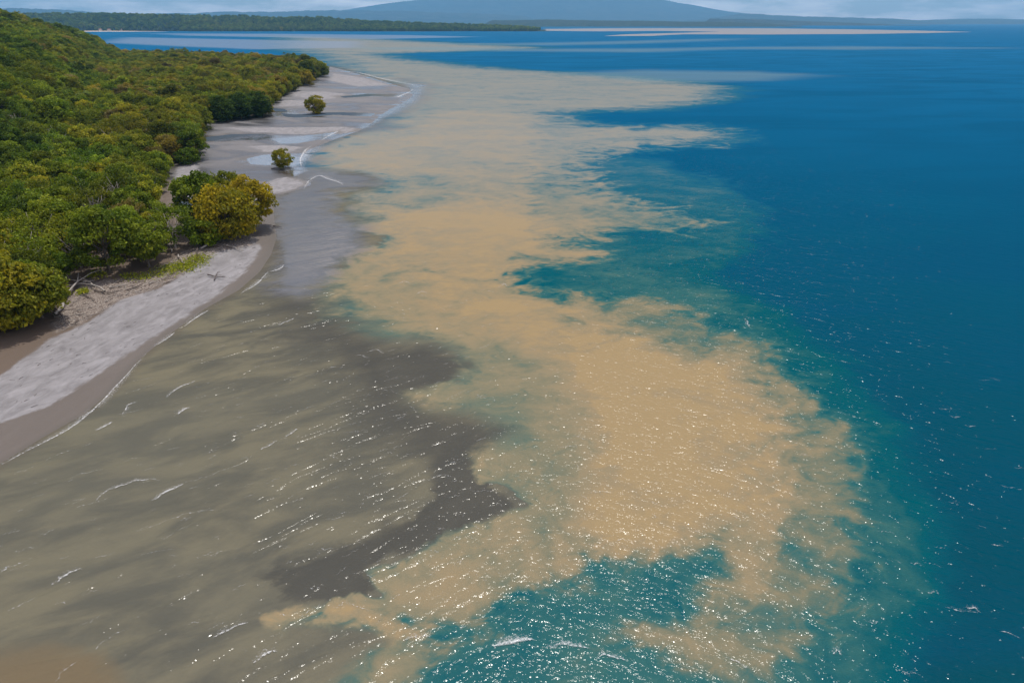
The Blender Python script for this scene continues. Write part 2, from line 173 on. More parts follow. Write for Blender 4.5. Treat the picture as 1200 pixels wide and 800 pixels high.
# ---- material helpers
class NT:
    def __init__(s, name):
        s.m = bpy.data.materials.new(name); s.m.use_nodes = True
        s.n, s.l = s.m.node_tree.nodes, s.m.node_tree.links; s.n.clear()
        s.out = s.n.new("ShaderNodeOutputMaterial")
    def node(s, t, **kw):
        nd = s.n.new(t)
        for k, v in kw.items(): setattr(nd, k, v)
        return nd
    def put(s, sock, v):
        if isinstance(v, bpy.types.NodeSocket): s.l.new(v, sock)
        else: sock.default_value = v
    def math(s, op, a, b=0.0, c=0.0):
        nd = s.node("ShaderNodeMath", operation=op)
        s.put(nd.inputs[0], a); s.put(nd.inputs[1], b); s.put(nd.inputs[2], c)
        return nd.outputs[0]
    def attr(s, name, typ='GEOMETRY'):
        nd = s.node("ShaderNodeAttribute", attribute_name=name, attribute_type=typ); return nd.outputs['Fac']
    def noise(s, vec, scale, detail=3.0, rough=0.5, dist=0.0):
        nd = s.node("ShaderNodeTexNoise"); s.put(nd.inputs['Vector'], vec)
        nd.inputs['Scale'].default_value = scale; nd.inputs['Detail'].default_value = detail
        nd.inputs['Roughness'].default_value = rough; nd.inputs['Distortion'].default_value = dist
        return nd.outputs['Fac']
    def mapping(s, vec, rot=0.0, sc=(1, 1, 1)):
        for r_, s_ in ((rot, (1, 1, 1)), (0.0, sc)):            # turn first, then stretch
            nd = s.node("ShaderNodeMapping"); s.put(nd.inputs['Vector'], vec)
            nd.inputs['Rotation'].default_value = (0, 0, r_); nd.inputs['Scale'].default_value = s_
            vec = nd.outputs[0]
        return vec
    def pos(s): return s.node("ShaderNodeNewGeometry").outputs['Position']
    def ramp(s, v, a, b, ta=0.0, tb=1.0, smooth=True):
        nd = s.node("ShaderNodeMapRange", interpolation_type='SMOOTHSTEP' if smooth else 'LINEAR')
        s.put(nd.inputs['Value'], v); s.put(nd.inputs['From Min'], a); s.put(nd.inputs['From Max'], b)
        s.put(nd.inputs['To Min'], ta); s.put(nd.inputs['To Max'], tb); return nd.outputs['Result']
    def mix(s, f, a, b, blend='MIX'):
        nd = s.node("ShaderNodeMix", data_type='RGBA', blend_type=blend)
        s.put(nd.inputs['Factor'], f)
        for k, v in (('A', a), ('B', b)):
            sk = [i for i in nd.inputs if i.identifier == k + '_Color'][0]
            s.put(sk, v if isinstance(v, bpy.types.NodeSocket) else (*v, 1) if len(v) == 3 else v)
        return [o for o in nd.outputs if o.identifier == 'Result_Color'][0]
    def cramp(s, v, stops):
        nd = s.node("ShaderNodeValToRGB"); s.put(nd.inputs['Fac'], v); e = nd.color_ramp.elements
        while len(e) < len(stops): e.new(0.5)
        for k, (p, c) in enumerate(stops): e[k].position = p; e[k].color = (*c, 1)
        return nd.outputs['Color']
    def bump(s, h, dist=1.0, strength=1.0):
        nd = s.node("ShaderNodeBump"); nd.inputs['Distance'].default_value = dist
        s.put(nd.inputs['Strength'], strength); s.put(nd.inputs['Height'], h); return nd.outputs['Normal']
    def principled(s, **kw):
        nd = s.node("ShaderNodeBsdfPrincipled")
        for k, v in kw.items(): s.put(nd.inputs[k.replace('_', ' ')], v if not (isinstance(v, tuple) and len(v) == 3) else (*v, 1))
        s.l.new(nd.outputs[0], s.out.inputs['Surface']); return nd

def lin(r, g, b, k=1.0):
    f = lambda c: ((c / 255 + 0.055) / 1.055) ** 2.4 if c > 10 else c / 255 / 12.92
    return (f(r) * k, f(g) * k, f(b) * k)

# ------------------------------------------------------------------ the land
def norm_w(y): return np.maximum(0.55, np.asarray(y) / 90.0)

HF = [(-84., 84.), (-112., 150.), (-140., 230.), (-190., 350.), (-295., 560.), (-420., 830.)]   # foot of the hill
def hill_d(x, y):
    poly = HF + [(-1500., 900.), (-1500., 40.), (-80., 40.)]
    return sdf(poly, x, y)

def terrain(x, y):
    d = sdf(LAND, x, y)
    flat = sstep(150, 205, y)
    w = norm_w(y)
    zb = np.where(d < 0, d * 0.06, np.minimum(d * 0.045, 0.9 + d * 0.012))
    zm = np.where(d < 0, d * 0.03, np.minimum(d * 0.012, 0.16) + np.maximum(0, d - 60) * 0.004
                  + 0.05 * fbm(x * .05, y * .012))
    z = zb * (1 - flat) + zm * flat
    for p in PONDS:
        pd = sdf(p, x, y) + 1.2 * w * fbm(x * .12, y * .06, 3)
        z = np.minimum(z, np.clip(-pd * 0.03 / np.maximum(w, 1) * 1.4, -0.15, 9) + np.where(pd < 0, 0.02, 0.0) + np.where(pd < -3 * w, 99, 0))
    hd = np.maximum(hill_d(x, y), 0)
    hz = 0.45 * hd * sstep(0, 40, hd)
    hz = 70 * (1 - np.exp(-hz / 60)) + 3.0 * fbm(x * .02, y * .02) * sstep(0, 40, hd)
    z = z + hz + 0.02 * fbm(x * .5, y * .5) * sstep(0, 3, d)
    return np.maximum(z, -3.0), d

ang = np.radians(np.linspace(-66, -3.5, 440)); rad = np.geomspace(44, 1150, 470)
AA, RR = np.meshgrid(ang, rad)
tx = (RR * np.sin(AA)).ravel(); ty = (RR * np.cos(AA)).ravel()
tz, td = terrain(tx, ty)
w = norm_w(ty)

m = NT("beach_sand_and_mud")
ps = m.pos()
n_big = m.noise(m.mapping(ps, R(-80), (0.06, 0.26, 1)), 1.0, 5, .55, .6)
n_mid = m.noise(m.mapping(ps, R(-78), (0.30, 0.65, 1)), 1.0, 8, .68, .5)
n_fine = m.noise(ps, 5.0, 4, .6)
n_flat = m.noise(m.mapping(ps, R(8), (0.022, 0.05, 1)), 1.0, 6, .6, 1.0)
dryv = m.math('ADD', m.attr("dry"), m.math('MULTIPLY', m.math('SUBTRACT', n_mid, .5), 2.2))
dryf = m.ramp(dryv, -0.35, 0.45)
dry_c = m.mix(m.ramp(n_mid, .15, .80), lin(136, 131, 130, .45), lin(208, 203, 204, .45))
dry_c = m.mix(m.ramp(n_big, .50, .74, 0.0, .6), dry_c, lin(152, 147, 146, .48))
wet_c = m.mix(n_big, lin(98, 88, 80, .72), lin(122, 113, 106, .72))
flat_c = m.mix(m.ramp(n_flat, .42, .60), lin(86, 84, 85, .44), lin(140, 136, 136, .48))
ismud = m.attr("flat")
wet_c = m.mix(ismud, wet_c, flat_c)
c = m.mix(dryf, wet_c, dry_c)
# the waterlogged rim
edge = m.math('ADD', m.attr("shore"), m.math('MULTIPLY', m.math('SUBTRACT', n_mid, .5), 1.0))
rim = m.ramp(edge, 0.2, 1.6, 1.0, 0.0)
c = m.mix(m.math('MULTIPLY', rim, .8), c, lin(92, 83, 73, .7))
# tide-line litter and leaf mould under the trees
litt = m.ramp(m.math('ADD', m.attr("litter"), m.math('MULTIPLY', m.math('SUBTRACT', n_mid, .5), 3.0)), -.3, .8)
lit_c = m.mix(m.ramp(n_fine, .42, .6), lin(96, 78, 66, .8), lin(176, 164, 152, .75))
c = m.mix(m.math('MULTIPLY', litt, .8), c, lit_c)
floor_f = m.ramp(m.attr("wood"), -.5, 1.5)
c = m.mix(floor_f, c, lin(62, 54, 38, .8))
brn = m.math('MULTIPLY', m.ramp(m.attr("upper"), -.4, .8), m.math('SUBTRACT', 1.0, dryf))
c = m.mix(m.math('MULTIPLY', brn, m.math('SUBTRACT', 1.0, litt)), c, lin(104, 88, 74, .75))
rgh = m.math('SUBTRACT', .85, m.math('MULTIPLY', m.math('MULTIPLY', rim, .22), 1.0))
rgh = m.math('SUBTRACT', rgh, m.math('MULTIPLY', m.math('MULTIPLY', ismud, m.ramp(n_flat, .38, .58, .55, 0.1)), m.math('SUBTRACT', 1.0, dryf)))
rgh = m.math('MAXIMUM', rgh, .14)
hgt = m.math('ADD', m.math('MULTIPLY', n_mid, .10), m.math('MULTIPLY', n_fine, .03))
nb = m.bump(hgt, 1.0, m.math('SUBTRACT', .8, m.math('MULTIPLY', rim, .7)))
m.principled(Base_Color=c, Roughness=rgh, Normal=nb, Specular_IOR_Level=.5)
M_sand = m.m

me = mesh_np("ground", np.stack([tx, ty, tz], 1), grid_faces(470, 440)[:, ::-1], M_sand, True)
dry = np.full(tx.shape, -50.0)
for p in DRY: dry = np.maximum(dry, sdf(p, tx, ty))
pond = np.full(tx.shape, -50.0)
for p in PONDS: pond = np.maximum(pond, sdf(p, tx, ty))
fattr(me, "dry", dry / w)
fattr(me, "shore", np.minimum(td, -pond) / w)
fattr(me, "litter", sdf(LITTER, tx, ty) / w)
fattr(me, "wood", sdf(FOREST, tx, ty) / w)
fattr(me, "flat", sstep(150, 190, ty))
fattr(me, "upper", np.minimum(td - 9, 190 - ty))
ground = tag(add("ground", me), kind="structure")

# ------------------------------------------------------------------ the sea
dense = np.radians(np.linspace(-52, 46, 500))
coarse = np.radians(np.linspace(46, 308, 60))[1:-1]
ang = np.concatenate([dense, coarse, [dense[0] + 2 * math.pi]])
rad = np.concatenate([[0.01, 8, 16, 22], np.geomspace(26, 26000, 430)])
AA, RR = np.meshgrid(ang, rad)
sx = (RR * np.sin(AA)).ravel(); sy = (RR * np.cos(AA)).ravel()
w = np.maximum(0.5, RR.ravel() / 90.0)

def wat(r, g, b): return lin(r, g, b, .61)
m = NT("sea_water")
ps = m.pos()
wn1 = m.noise(m.mapping(ps, R(-12), (.09, .105, 1)), 1.0, 6, .55, 1.3)       # tendrils
wn2 = m.noise(m.mapping(ps, R(-8), (.012, .03, 1)), 1.0, 6, .6, .8)          # far and large
wn3 = m.noise(m.mapping(ps, R(-14), (.40, .50, 1)), 1.0, 5, .60, 1.0)          # frayed edges
near = m.ramp(m.attr("w"), .8, 4.0, 1.0, 0.0)
n1 = m.math('SUBTRACT', wn1, .5); n2 = m.math('SUBTRACT', wn2, .5); n3 = m.math('SUBTRACT', wn3, .5)
calmer = m.ramp(m.attr("w"), 1.3, 4.5, 1.0, .28)          # the old, far end of the plume has smoothed out
wob = m.math('ADD', m.math('MULTIPLY', n2, 5.0), m.math('MULTIPLY', calmer, m.math('ADD', m.math('MULTIPLY', n1, 12.0), m.math('MULTIPLY', n3, 4.0))))
bn = m.noise(m.mapping(ps, .5, (.035, .05, 1)), 1.0, 5, .55, 1.2)
blur = m.ramp(m.noise(m.mapping(ps, 0.3, (.03, .045, 1)), 1.0, 2, .5), .40, .62, .55, 3.2)
def layer(name, soft0, soft1, amp=1.0):
    v = m.math('ADD', m.attr(name), m.math('MULTIPLY', wob, amp))
    return m.ramp(v, m.math('MULTIPLY', blur, soft0), m.math('MULTIPLY', blur, soft1))
fwd = m.attr("fwd")                     # how far off shore, 0 near .. 1 far
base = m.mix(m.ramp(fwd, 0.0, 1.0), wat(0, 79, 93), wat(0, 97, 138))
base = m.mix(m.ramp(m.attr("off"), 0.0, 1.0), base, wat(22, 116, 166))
base = m.mix(m.ramp(wn2, .35, .7, 0.0, .5), base, wat(0, 84, 120))
# suspended sediment: one concentration, summed over the veils of the plume
def veil(name, lo, hi, amt, amp=1.0):
    v = m.math('ADD', m.attr(name), m.math('MULTIPLY', wob, amp)); return m.ramp(v, lo, hi, 0.0, amt)
conc = m.math('ADD', m.math('MAXIMUM', veil("teal", -10.0, 3.0, .29, .8), veil("teal2", -5.0, 6.0, .24, 1.2)), veil("fringe", -3.0, 2.6, .25))
conc = m.math('MAXIMUM', conc, veil("body", -2.8, 4.0, .43))
tanv = m.math('MULTIPLY', m.ramp(m.math('ADD', m.attr("tan"), m.math('MULTIPLY', wob, 1.05)), m.math('MULTIPLY', blur, -1.4), m.math('MULTIPLY', blur, 2.8)), .17)
tanw = veil("tan", -4.0, 7.0, .11, 1.3)
conc = m.math('ADD', conc, m.math('ADD', tanv, tanw))
farc = veil("far", -6.0, 6.0, .56, 1.6)
conc = m.math('MAXIMUM', conc, farc)
conc = m.math('ADD', conc, veil("murk", -2.6, 2.4, .33))
conc = m.math('ADD', conc, veil("peach", -5.0, 4.0, .22, 1.4))
dens = m.math('ADD', m.math('MULTIPLY', m.math('SUBTRACT', bn, .5), .75), 0.0)
dens = m.math('ADD', dens, m.math('ADD', m.math('MULTIPLY', n1, .60), m.math('ADD', m.math('MULTIPLY', n3, .45), m.math('MULTIPLY', n2, .50))))
conc = m.math('ADD', conc, m.math('MULTIPLY', m.math('MULTIPLY', dens, m.ramp(m.attr("w"), 1.3, 4.5, 1.0, .55)), m.ramp(conc, .10, .45)))
mot = m.math('MULTIPLY', m.ramp(m.attr("mottle"), -2.0, 3.0), m.ramp(m.math('ADD', m.math('MULTIPLY', wn3, .6), m.math('MULTIPLY', wn1, .5)), .48, .66))
conc = m.math('SUBTRACT', conc, m.math('MULTIPLY', mot, .22))
sedi = m.cramp(conc, [(0.0, wat(0, 90, 112)), (.20, wat(0, 95, 106)), (.36, wat(60, 114, 112)), (.48, wat(106, 124, 110)), (.60, wat(138, 136, 112)),
                      (.74, wat(160, 147, 117)), (.88, wat(170, 151, 117)), (1.0, wat(179, 156, 116))])
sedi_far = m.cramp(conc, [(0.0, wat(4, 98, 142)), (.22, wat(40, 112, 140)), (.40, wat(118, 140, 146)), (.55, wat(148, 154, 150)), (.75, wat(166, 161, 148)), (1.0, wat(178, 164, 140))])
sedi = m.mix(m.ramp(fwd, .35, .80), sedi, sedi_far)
c = m.mix(m.ramp(conc, .02, .20), base, sedi)
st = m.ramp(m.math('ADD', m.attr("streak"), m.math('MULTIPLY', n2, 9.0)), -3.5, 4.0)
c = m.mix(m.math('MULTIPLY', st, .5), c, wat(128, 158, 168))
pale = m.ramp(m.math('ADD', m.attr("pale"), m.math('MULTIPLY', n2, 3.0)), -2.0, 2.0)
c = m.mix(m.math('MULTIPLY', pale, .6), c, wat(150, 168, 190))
# grey silt stirred up over the shallows; the tan water lies over it
mn = m.noise(m.mapping(ps, R(-28), (.10, .24, 1)), 1.0, 6, .6, .35)
mudc = m.mix(m.ramp(mn, .36, .66), wat(102, 101, 91), wat(134, 128, 107))
mudc = m.mix(m.ramp(wn2, .40, .66, 0.0, .5), mudc, wat(120, 118, 104))
mudc = m.mix(m.math('MULTIPLY', layer("dark", -1.8, 2.2, 1.2), .85), mudc, m.mix(wn1, wat(74, 74, 71), wat(98, 97, 90)))
over = m.ramp(m.math('ADD', m.attr("tan"), m.math('MULTIPLY', wob, 1.0)), m.math('MULTIPLY', blur, -.8), m.math('MULTIPLY', blur, 1.5))
c = m.mix(m.math('MULTIPLY', layer("mud", -1.0, 1.0, .7), m.math('SUBTRACT', 1.0, over)), c, mudc)
c = m.mix(layer("corner", -1.0, 2.0, .5), c, wat(130, 116, 92))
calm = m.ramp(m.math('ADD', m.attr("calm"), m.math('MULTIPLY', wob, .8)), -2.6, 2.6)
c = m.mix(m.math('MULTIPLY', calm, .65), c, wat(104, 103, 108))
sh = m.ramp(m.math('ADD', m.attr("shore"), n3), -1.8, .1)
c = m.mix(m.math('MULTIPLY', sh, .6), c, wat(112, 104, 92))
# waves
def waves(rot):
    a = m.noise(m.mapping(ps, rot, (.10, .34, 1)), 1.0, 2, .5, .5)
    a = m.math('POWER', m.math('SUBTRACT', 1.0, m.math('ABSOLUTE', m.math('MULTIPLY_ADD', a, 2.0, -1.0))), 3.0)   # peaked crests
    b = m.noise(m.mapping(ps, rot, (.55, 1.35, 1)), 1.0, 2, .55, .4)
    return a, b
aL, bL = waves(R(-36)); aR, bR = waves(R(28))
side = m.attr("side")
def lerp(f, a, b): return m.math('ADD', a, m.math('MULTIPLY', f, m.math('SUBTRACT', b, a)))
a = lerp(side, aL, aR); b = lerp(side, bL, bR)
chop = m.noise(m.mapping(ps, R(8), (1.7, 2.7, 1)), 1.0, 2, .5, .3)
rough_sea = m.math('SUBTRACT', 1.0, m.math('MULTIPLY', calm, .88))
hh = m.math('ADD', m.math('MULTIPLY', a, lerp(side, .17, .12)), m.math('ADD', m.math('MULTIPLY', b, lerp(side, .125, .25)), m.math('MULTIPLY', chop, lerp(side, .062, .112))))
hh = m.math('MULTIPLY', hh, rough_sea)
far_fade = m.ramp(m.attr("w"), 1.2, 9.0, 1.0, .25)
nb = m.bump(hh, 1.0, far_fade)
rgh = m.math('ADD', m.ramp(m.attr("w"), .5, 8.0, .125, .28), m.math('MULTIPLY', calm, -.0))
rgh = lerp(calm, rgh, .08)
# light scattered up from inside the turbid water feels the ripples far less than the mirror surface does
soft = m.node("ShaderNodeMix", data_type='VECTOR'); m.put(soft.inputs['Factor'], .42)
gn = m.node("ShaderNodeNewGeometry").outputs['Normal']
for k_, v_ in (('A_Vector', gn), ('B_Vector', nb)): m.l.new(v_, [i for i in soft.inputs if i.identifier == k_][0])
nrmz = m.node("ShaderNodeVectorMath", operation='NORMALIZE'); m.l.new([o for o in soft.outputs if o.identifier == 'Result_Vector'][0], nrmz.inputs[0])
body_ = m.node("ShaderNodeBsdfDiffuse"); m.l.new(c, body_.inputs['Color']); m.l.new(nrmz.outputs[0], body_.inputs['Normal'])
gl = m.node("ShaderNodeBsdfGlossy", distribution='GGX'); m.put(gl.inputs['Roughness'], rgh); m.l.new(nb, gl.inputs['Normal'])
fre = m.node("ShaderNodeFresnel"); fre.inputs['IOR'].default_value = 1.33; m.l.new(nb, fre.inputs['Normal'])
refl = lerp(calm, m.math('MINIMUM', m.math('MULTIPLY', fre.outputs[0], .8), .0085), m.math('MULTIPLY', fre.outputs[0], lerp(m.ramp(m.math('ADD', m.attr('channel'), m.math('MULTIPLY', wob, .3)), -.8, .8), .17, .62)))
ms = m.node("ShaderNodeMixShader"); m.put(ms.inputs['Fac'], refl)
m.l.new(body_.outputs[0], ms.inputs[1]); m.l.new(gl.outputs[0], ms.inputs[2]); m.l.new(ms.outputs[0], m.out.inputs['Surface'])
M_sea = m.m

me = mesh_np("sea", np.stack([sx, sy, np.zeros_like(sx)], 1), grid_faces(len(rad), len(ang))[:, ::-1], M_sea, True)
for k, poly in LAYERS.items(): fattr(me, k, np.clip(sdf(poly, sx, sy) / w, -30, 30))
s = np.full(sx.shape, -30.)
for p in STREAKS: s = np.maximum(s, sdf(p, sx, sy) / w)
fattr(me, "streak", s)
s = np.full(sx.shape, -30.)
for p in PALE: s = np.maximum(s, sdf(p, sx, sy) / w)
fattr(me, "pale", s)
fattr(me, "mottle", np.clip(sdf(MOTTLE, sx, sy) / w, -30, 30))
fattr(me, "shore", np.clip(sdf(LAND, sx, sy) / w, -30, 30))
fattr(me, "w", w)
rr = RR.ravel()
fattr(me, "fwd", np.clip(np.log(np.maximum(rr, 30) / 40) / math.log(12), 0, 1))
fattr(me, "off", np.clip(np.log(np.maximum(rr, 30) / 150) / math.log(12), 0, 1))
fattr(me, "side", sstep(-14, 14, sx - (sy - 60) * .08))
sea = tag(add("sea", me), kind="structure")

# ------------------------------------------------------------------ far country
def far_mat(name, c1, c2, sc):
    m = NT(name); n = m.noise(m.pos(), sc, 6, .65)
    m.principled(Base_Color=m.mix(m.ramp(n, .4, .6), c1, c2), Roughness=.95, Specular_IOR_Level=.1,
                 Normal=m.bump(m.math('MULTIPLY', n, .6 / sc), 1.0, .8))
    return m.m
M_farwood = far_mat("far_woodland", (.012, .026, .008), (.034, .046, .014), .02)
M_mount = far_mat("mountain_forest", (.018, .030, .016), (.045, .050, .026), .003)

def ridge(name, y0, depth, prof, mat, rows=14, cols=260, rough=.08, wig=0.03, seed=0, back=1.0):
    """a land mass from its crest line (x, height) at y0 + depth: rises from its shore at y0 and falls behind"""
    px = np.array([p[0] for p in prof]); pz = np.array([p[1] for p in prof])
    u = np.linspace(px[0], px[-1], cols); f = np.linspace(0, 10, cols)
    yc = y0 + depth
    zt = np.maximum(.5, np.interp(u, px, pz)) * sstep(0, .5, f) * sstep(10, 9.5, f)
    zt = zt * (1 + .10 * fbm(f * 9 + seed, f * 0 + 3, 4))
    V = []
    for r in range(rows):
        t = r / (rows - 1) * (1 + back)
        y = y0 + depth * t + depth * wig * 4 * (vnoise(f * 1.6 + seed, f * 0 + seed) - .5) * (1 - min(t, 1)) * (3 if t == 0 else 1)
        if t <= 1: k = max(0., (float(sstep(-.35, 1.0, np.array(t))) - .15) / .85)
        else: k = 1 - float(sstep(1, 1 + back, np.array(t)))
        x = u * y / yc
        z = zt * k * (1 + rough * 2 * fbm(x * 6 / depth + seed, y * 6 / depth + seed, 4) * (0 if abs(t - 1) < .01 else 1))
        if r in (0, rows - 1): z = z * 0 - 1.0
        V.append(np.stack([x, y + 0 * x, z], 1))
    return mesh_np(name, np.concatenate(V), grid_faces(rows, cols), mat, True)

me = ridge("headland", 3500, 420, HEAD, M_farwood, rows=16, cols=300, seed=3)
tag(add("headland", me), kind="structure")
me = ridge("far_shore", 6900, 700, STRIP, M_farwood, rows=12, cols=220, seed=9)
tag(add("far_shore", me), kind="structure")
tag(add("hills", ridge("hills", 9000, 700, RIGHT, M_mount, seed=21)), kind="structure")
tag(add("hills", ridge("hills", 13500, 2000, RIGHT2, M_mount, seed=23)), kind="structure")
tag(add("hills", ridge("hills", 14500, 2500, RIGHT3, M_mount, seed=27)), kind="structure")
tag(add("hills", ridge("hills", 12500, 1500, LEFT1, M_mount, seed=31)), kind="structure")
tag(add("hills", ridge("hills", 14000, 2000, LEFT2, M_mount, seed=37)), kind="structure")

def mountain():
    n = 240
    cx, cy = 1000.0, 21500.0
    gx = np.linspace(-1, 1, n); X, Y = np.meshgrid(gx * 10500, gx * 5700)
    r = np.hypot(np.where(X < 0, X, X * 1.18), Y * 1.9); th = np.arctan2(Y * 1.9, X)
    hgt = np.interp(r, [0, 800, 2500, 4000, 4900, 5600, 6600, 8200, 10400], [980, 940, 760, 590, 460, 350, 250, 120, 0])
    gul = np.abs(vnoise(th * 9 + 60, r / 2600) - .5) * 2
    hgt = hgt * (1 - .07 * (1 - gul) * sstep(500, 3500, r)) + 45 * fbm(X / 900 + 5, Y / 900 + 5, 5) * sstep(10400, 8000, r)
    z = np.where(r > 10300, -2, hgt)
    V = np.stack([(cx + X).ravel(), (cy + Y).ravel(), z.ravel()], 1)
    return mesh_np("mountain", V, grid_faces(n, n), M_mount, True)
tag(add("mountain", mountain()), kind="structure")

# sandbank that dries out far across the bay
m = NT("pale_sandbank"); n = m.noise(m.mapping(m.pos(), 0, (.004, .012, 1)), 1.0, 5, .6)
m.principled(Base_Color=m.mix(n, lin(180, 176, 178, .34), lin(206, 196, 190, .36)), Roughness=.8)
def slab(name, poly, mat, zt, fall):
    n = 90
    p = np.array(poly); x0, y0 = p.min(0) - fall; x1, y1 = p.max(0) + fall
    gx, gy = np.meshgrid(np.linspace(x0, x1, 160), np.linspace(y0, y1, n))
    d = sdf(poly, gx.ravel(), gy.ravel()) + fall * .8 * fbm(gx.ravel() / fall / 2, gy.ravel() / fall / 6)
    z = np.clip(zt * d / fall, -.6, zt)
    return mesh_np(name, np.stack([gx.ravel(), gy.ravel(), z], 1), grid_faces(n, 160), mat, True)
tag(add("sandbank", slab("sandbank", SANDBANK[0], m.m, .5, 110)), kind="structure")

# ------------------------------------------------------------------ trees
m = NT("foliage")
tint = m.attr("tint", 'INSTANCER'); tone = m.attr("tone", 'INSTANCER'); shd = m.attr("shade"); clp = m.attr("clump")
v = m.math('ADD', tint, m.math('ADD', m.math('MULTIPLY', m.math('SUBTRACT', clp, .5), .20), m.math('MULTIPLY', m.math('SUBTRACT', shd, .5), .12)))
c = m.cramp(v, [(0.0, (.024, .062, .008)), (.25, (.098, .155, .011)), (.45, (.170, .205, .014)), (.62, (.205, .196, .015)),
                (.80, (.34, .255, .010)), (1.0, (.21, .175, .065))])
k = m.math('MULTIPLY', tone, m.math('ADD', .55, m.math('ADD', m.math('MULTIPLY', m.math('MULTIPLY', shd, shd), .75), m.math('MULTIPLY', clp, .36))))
vm = m.node("ShaderNodeVectorMath", operation='SCALE'); m.l.new(c, vm.inputs[0]); m.l.new(k, vm.inputs['Scale'])
df = m.node("ShaderNodeBsdfPrincipled"); m.l.new(vm.outputs[0], df.inputs['Base Color']); df.inputs['Roughness'].default_value = .55
df.inputs['Specular IOR Level'].default_value = .12
tr = m.node("ShaderNodeBsdfTranslucent")
vm2 = m.node("ShaderNodeVectorMath", operation='MULTIPLY'); m.l.new(vm.outputs[0], vm2.inputs[0]); vm2.inputs[1].default_value = (1.5, 1.5, .7)
m.l.new(vm2.outputs[0], tr.inputs['Color'])
ms = m.node("ShaderNodeMixShader"); ms.inputs['Fac'].default_value = .3
m.l.new(df.outputs[0], ms.inputs[1]); m.l.new(tr.outputs[0], ms.inputs[2]); m.l.new(ms.outputs[0], m.out.inputs['Surface'])
M_leaf = m.m

m = NT("bark"); ps = m.pos(); n = m.noise(m.mapping(ps, 0, (9, 9, 2)), 1.0, 5, .6)
m.principled(Base_Color=m.mix(n, (.055, .042, .032), (.17, .14, .115)), Roughness=.9, Normal=m.bump(n, .03, .8)); M_bark = m.m
m = NT("weathered_wood"); ps = m.pos(); n = m.noise(m.mapping(ps, 0, (6, 6, 6)), 1.0, 5, .6)
m.principled(Base_Color=m.mix(n, (.20, .17, .145), (.42, .38, .34)), Roughness=.85, Normal=m.bump(n, .03, .8)); M_drift = m.m
m = NT("dark_wet_wood"); ps = m.pos(); n = m.noise(m.mapping(ps, 0, (6, 6, 6)), 1.0, 5, .6)
m.principled(Base_Color=m.mix(n, (.045, .034, .028), (.13, .10, .085)), Roughness=.8, Normal=m.bump(n, .03, .8)); M_drift2 = m.m

def tube(path, radii, sides=7):
    path = [Vector(p) for p in path]; V = []; F = []
    for i, p in enumerate(path):
        a = path[max(i - 1, 0)]; b = path[min(i + 1, len(path) - 1)]
        t = (b - a).normalized(); up = Vector((0, 0, 1)) if abs(t.z) < .9 else Vector((1, 0, 0))
        u = t.cross(up).normalized(); v = t.cross(u)
        for s in range(sides):
            an = 2 * math.pi * s / sides
            V.append(p + (u * math.cos(an) + v * math.sin(an)) * radii[i])
    for i in range(len(path) - 1):
        for s in range(sides):
            s2 = (s + 1) % sides
            F.append((i * sides + s, i * sides + s2, (i + 1) * sides + s2, (i + 1) * sides + s))
    k = len(V); V.append(path[-1] + (path[-1] - path[-2]).normalized() * radii[-1] * .6)
    for s in range(sides): F.append(((len(path) - 1) * sides + s, (len(path) - 1) * sides + (s + 1) % sides, k, k))
    return V, F
def join_tubes(list_):
    V, F = [], []
    for v, f in list_:
        o = len(V); V += [tuple(q) for q in v]; F += [tuple(i + o for i in q) for q in f]
    me = bpy.data.meshes.new("wood")
    me.from_pydata(V, [], [tuple(dict.fromkeys(f)) for f in F]); me.polygons.foreach_set("use_smooth", [True] * len(me.polygons))
    return me

def trunk_mesh(seed, h, rx, z0, limbs=6, r0=.22, mat=None, roots=0):
    rnd = random.Random(seed); T = []
    for i in range(roots):                                           # arching prop roots
        a = 2 * math.pi * i / roots + rnd.uniform(-.3, .3); d = Vector((math.cos(a), math.sin(a), 0)); q = rnd.uniform(.9, 1.9)
        T.append(tube([Vector((0, 0, 1.5)), d * q * .55 + Vector((0, 0, 1.15)), d * q + Vector((0, 0, -.2))], [.07, .06, .045], 5))
    top = Vector((rnd.uniform(-.5, .5), rnd.uniform(-.5, .5), h * .72))
    pts = [Vector((0, 0, -.35)), Vector((0, 0, .4)) + Vector((rnd.uniform(-.1, .1), rnd.uniform(-.1, .1), 0)), top * .45 + Vector((rnd.uniform(-.3, .3), rnd.uniform(-.3, .3), 0)), top]
    T.append(tube(pts, [r0 * 1.5, r0, r0 * .7, r0 * .3]))
    for i in range(limbs):
        a = 2 * math.pi * i / limbs + rnd.uniform(-.4, .4); f = rnd.uniform(.15, .6)
        st = pts[1].lerp(top, f)
        en = Vector((math.cos(a) * rx * .72, math.sin(a) * rx * .72, z0 + (h - z0) * rnd.uniform(.35, .85)))
        md = st.lerp(en, .5) + Vector((0, 0, -.1 * rx))
        T.append(tube([st, md, en], [r0 * .5, r0 * .34, r0 * .13], 5))
        for j in range(2):
            e2 = md + Vector((rnd.uniform(-1, 1), rnd.uniform(-1, 1), rnd.uniform(.3, 1))) * rx * .4
            T.append(tube([md, md.lerp(e2, .5) + Vector((0, 0, .1)), e2], [r0 * .3, r0 * .2, r0 * .08], 4))
    me = join_tubes(T); me.materials.append(mat or M_bark); return me

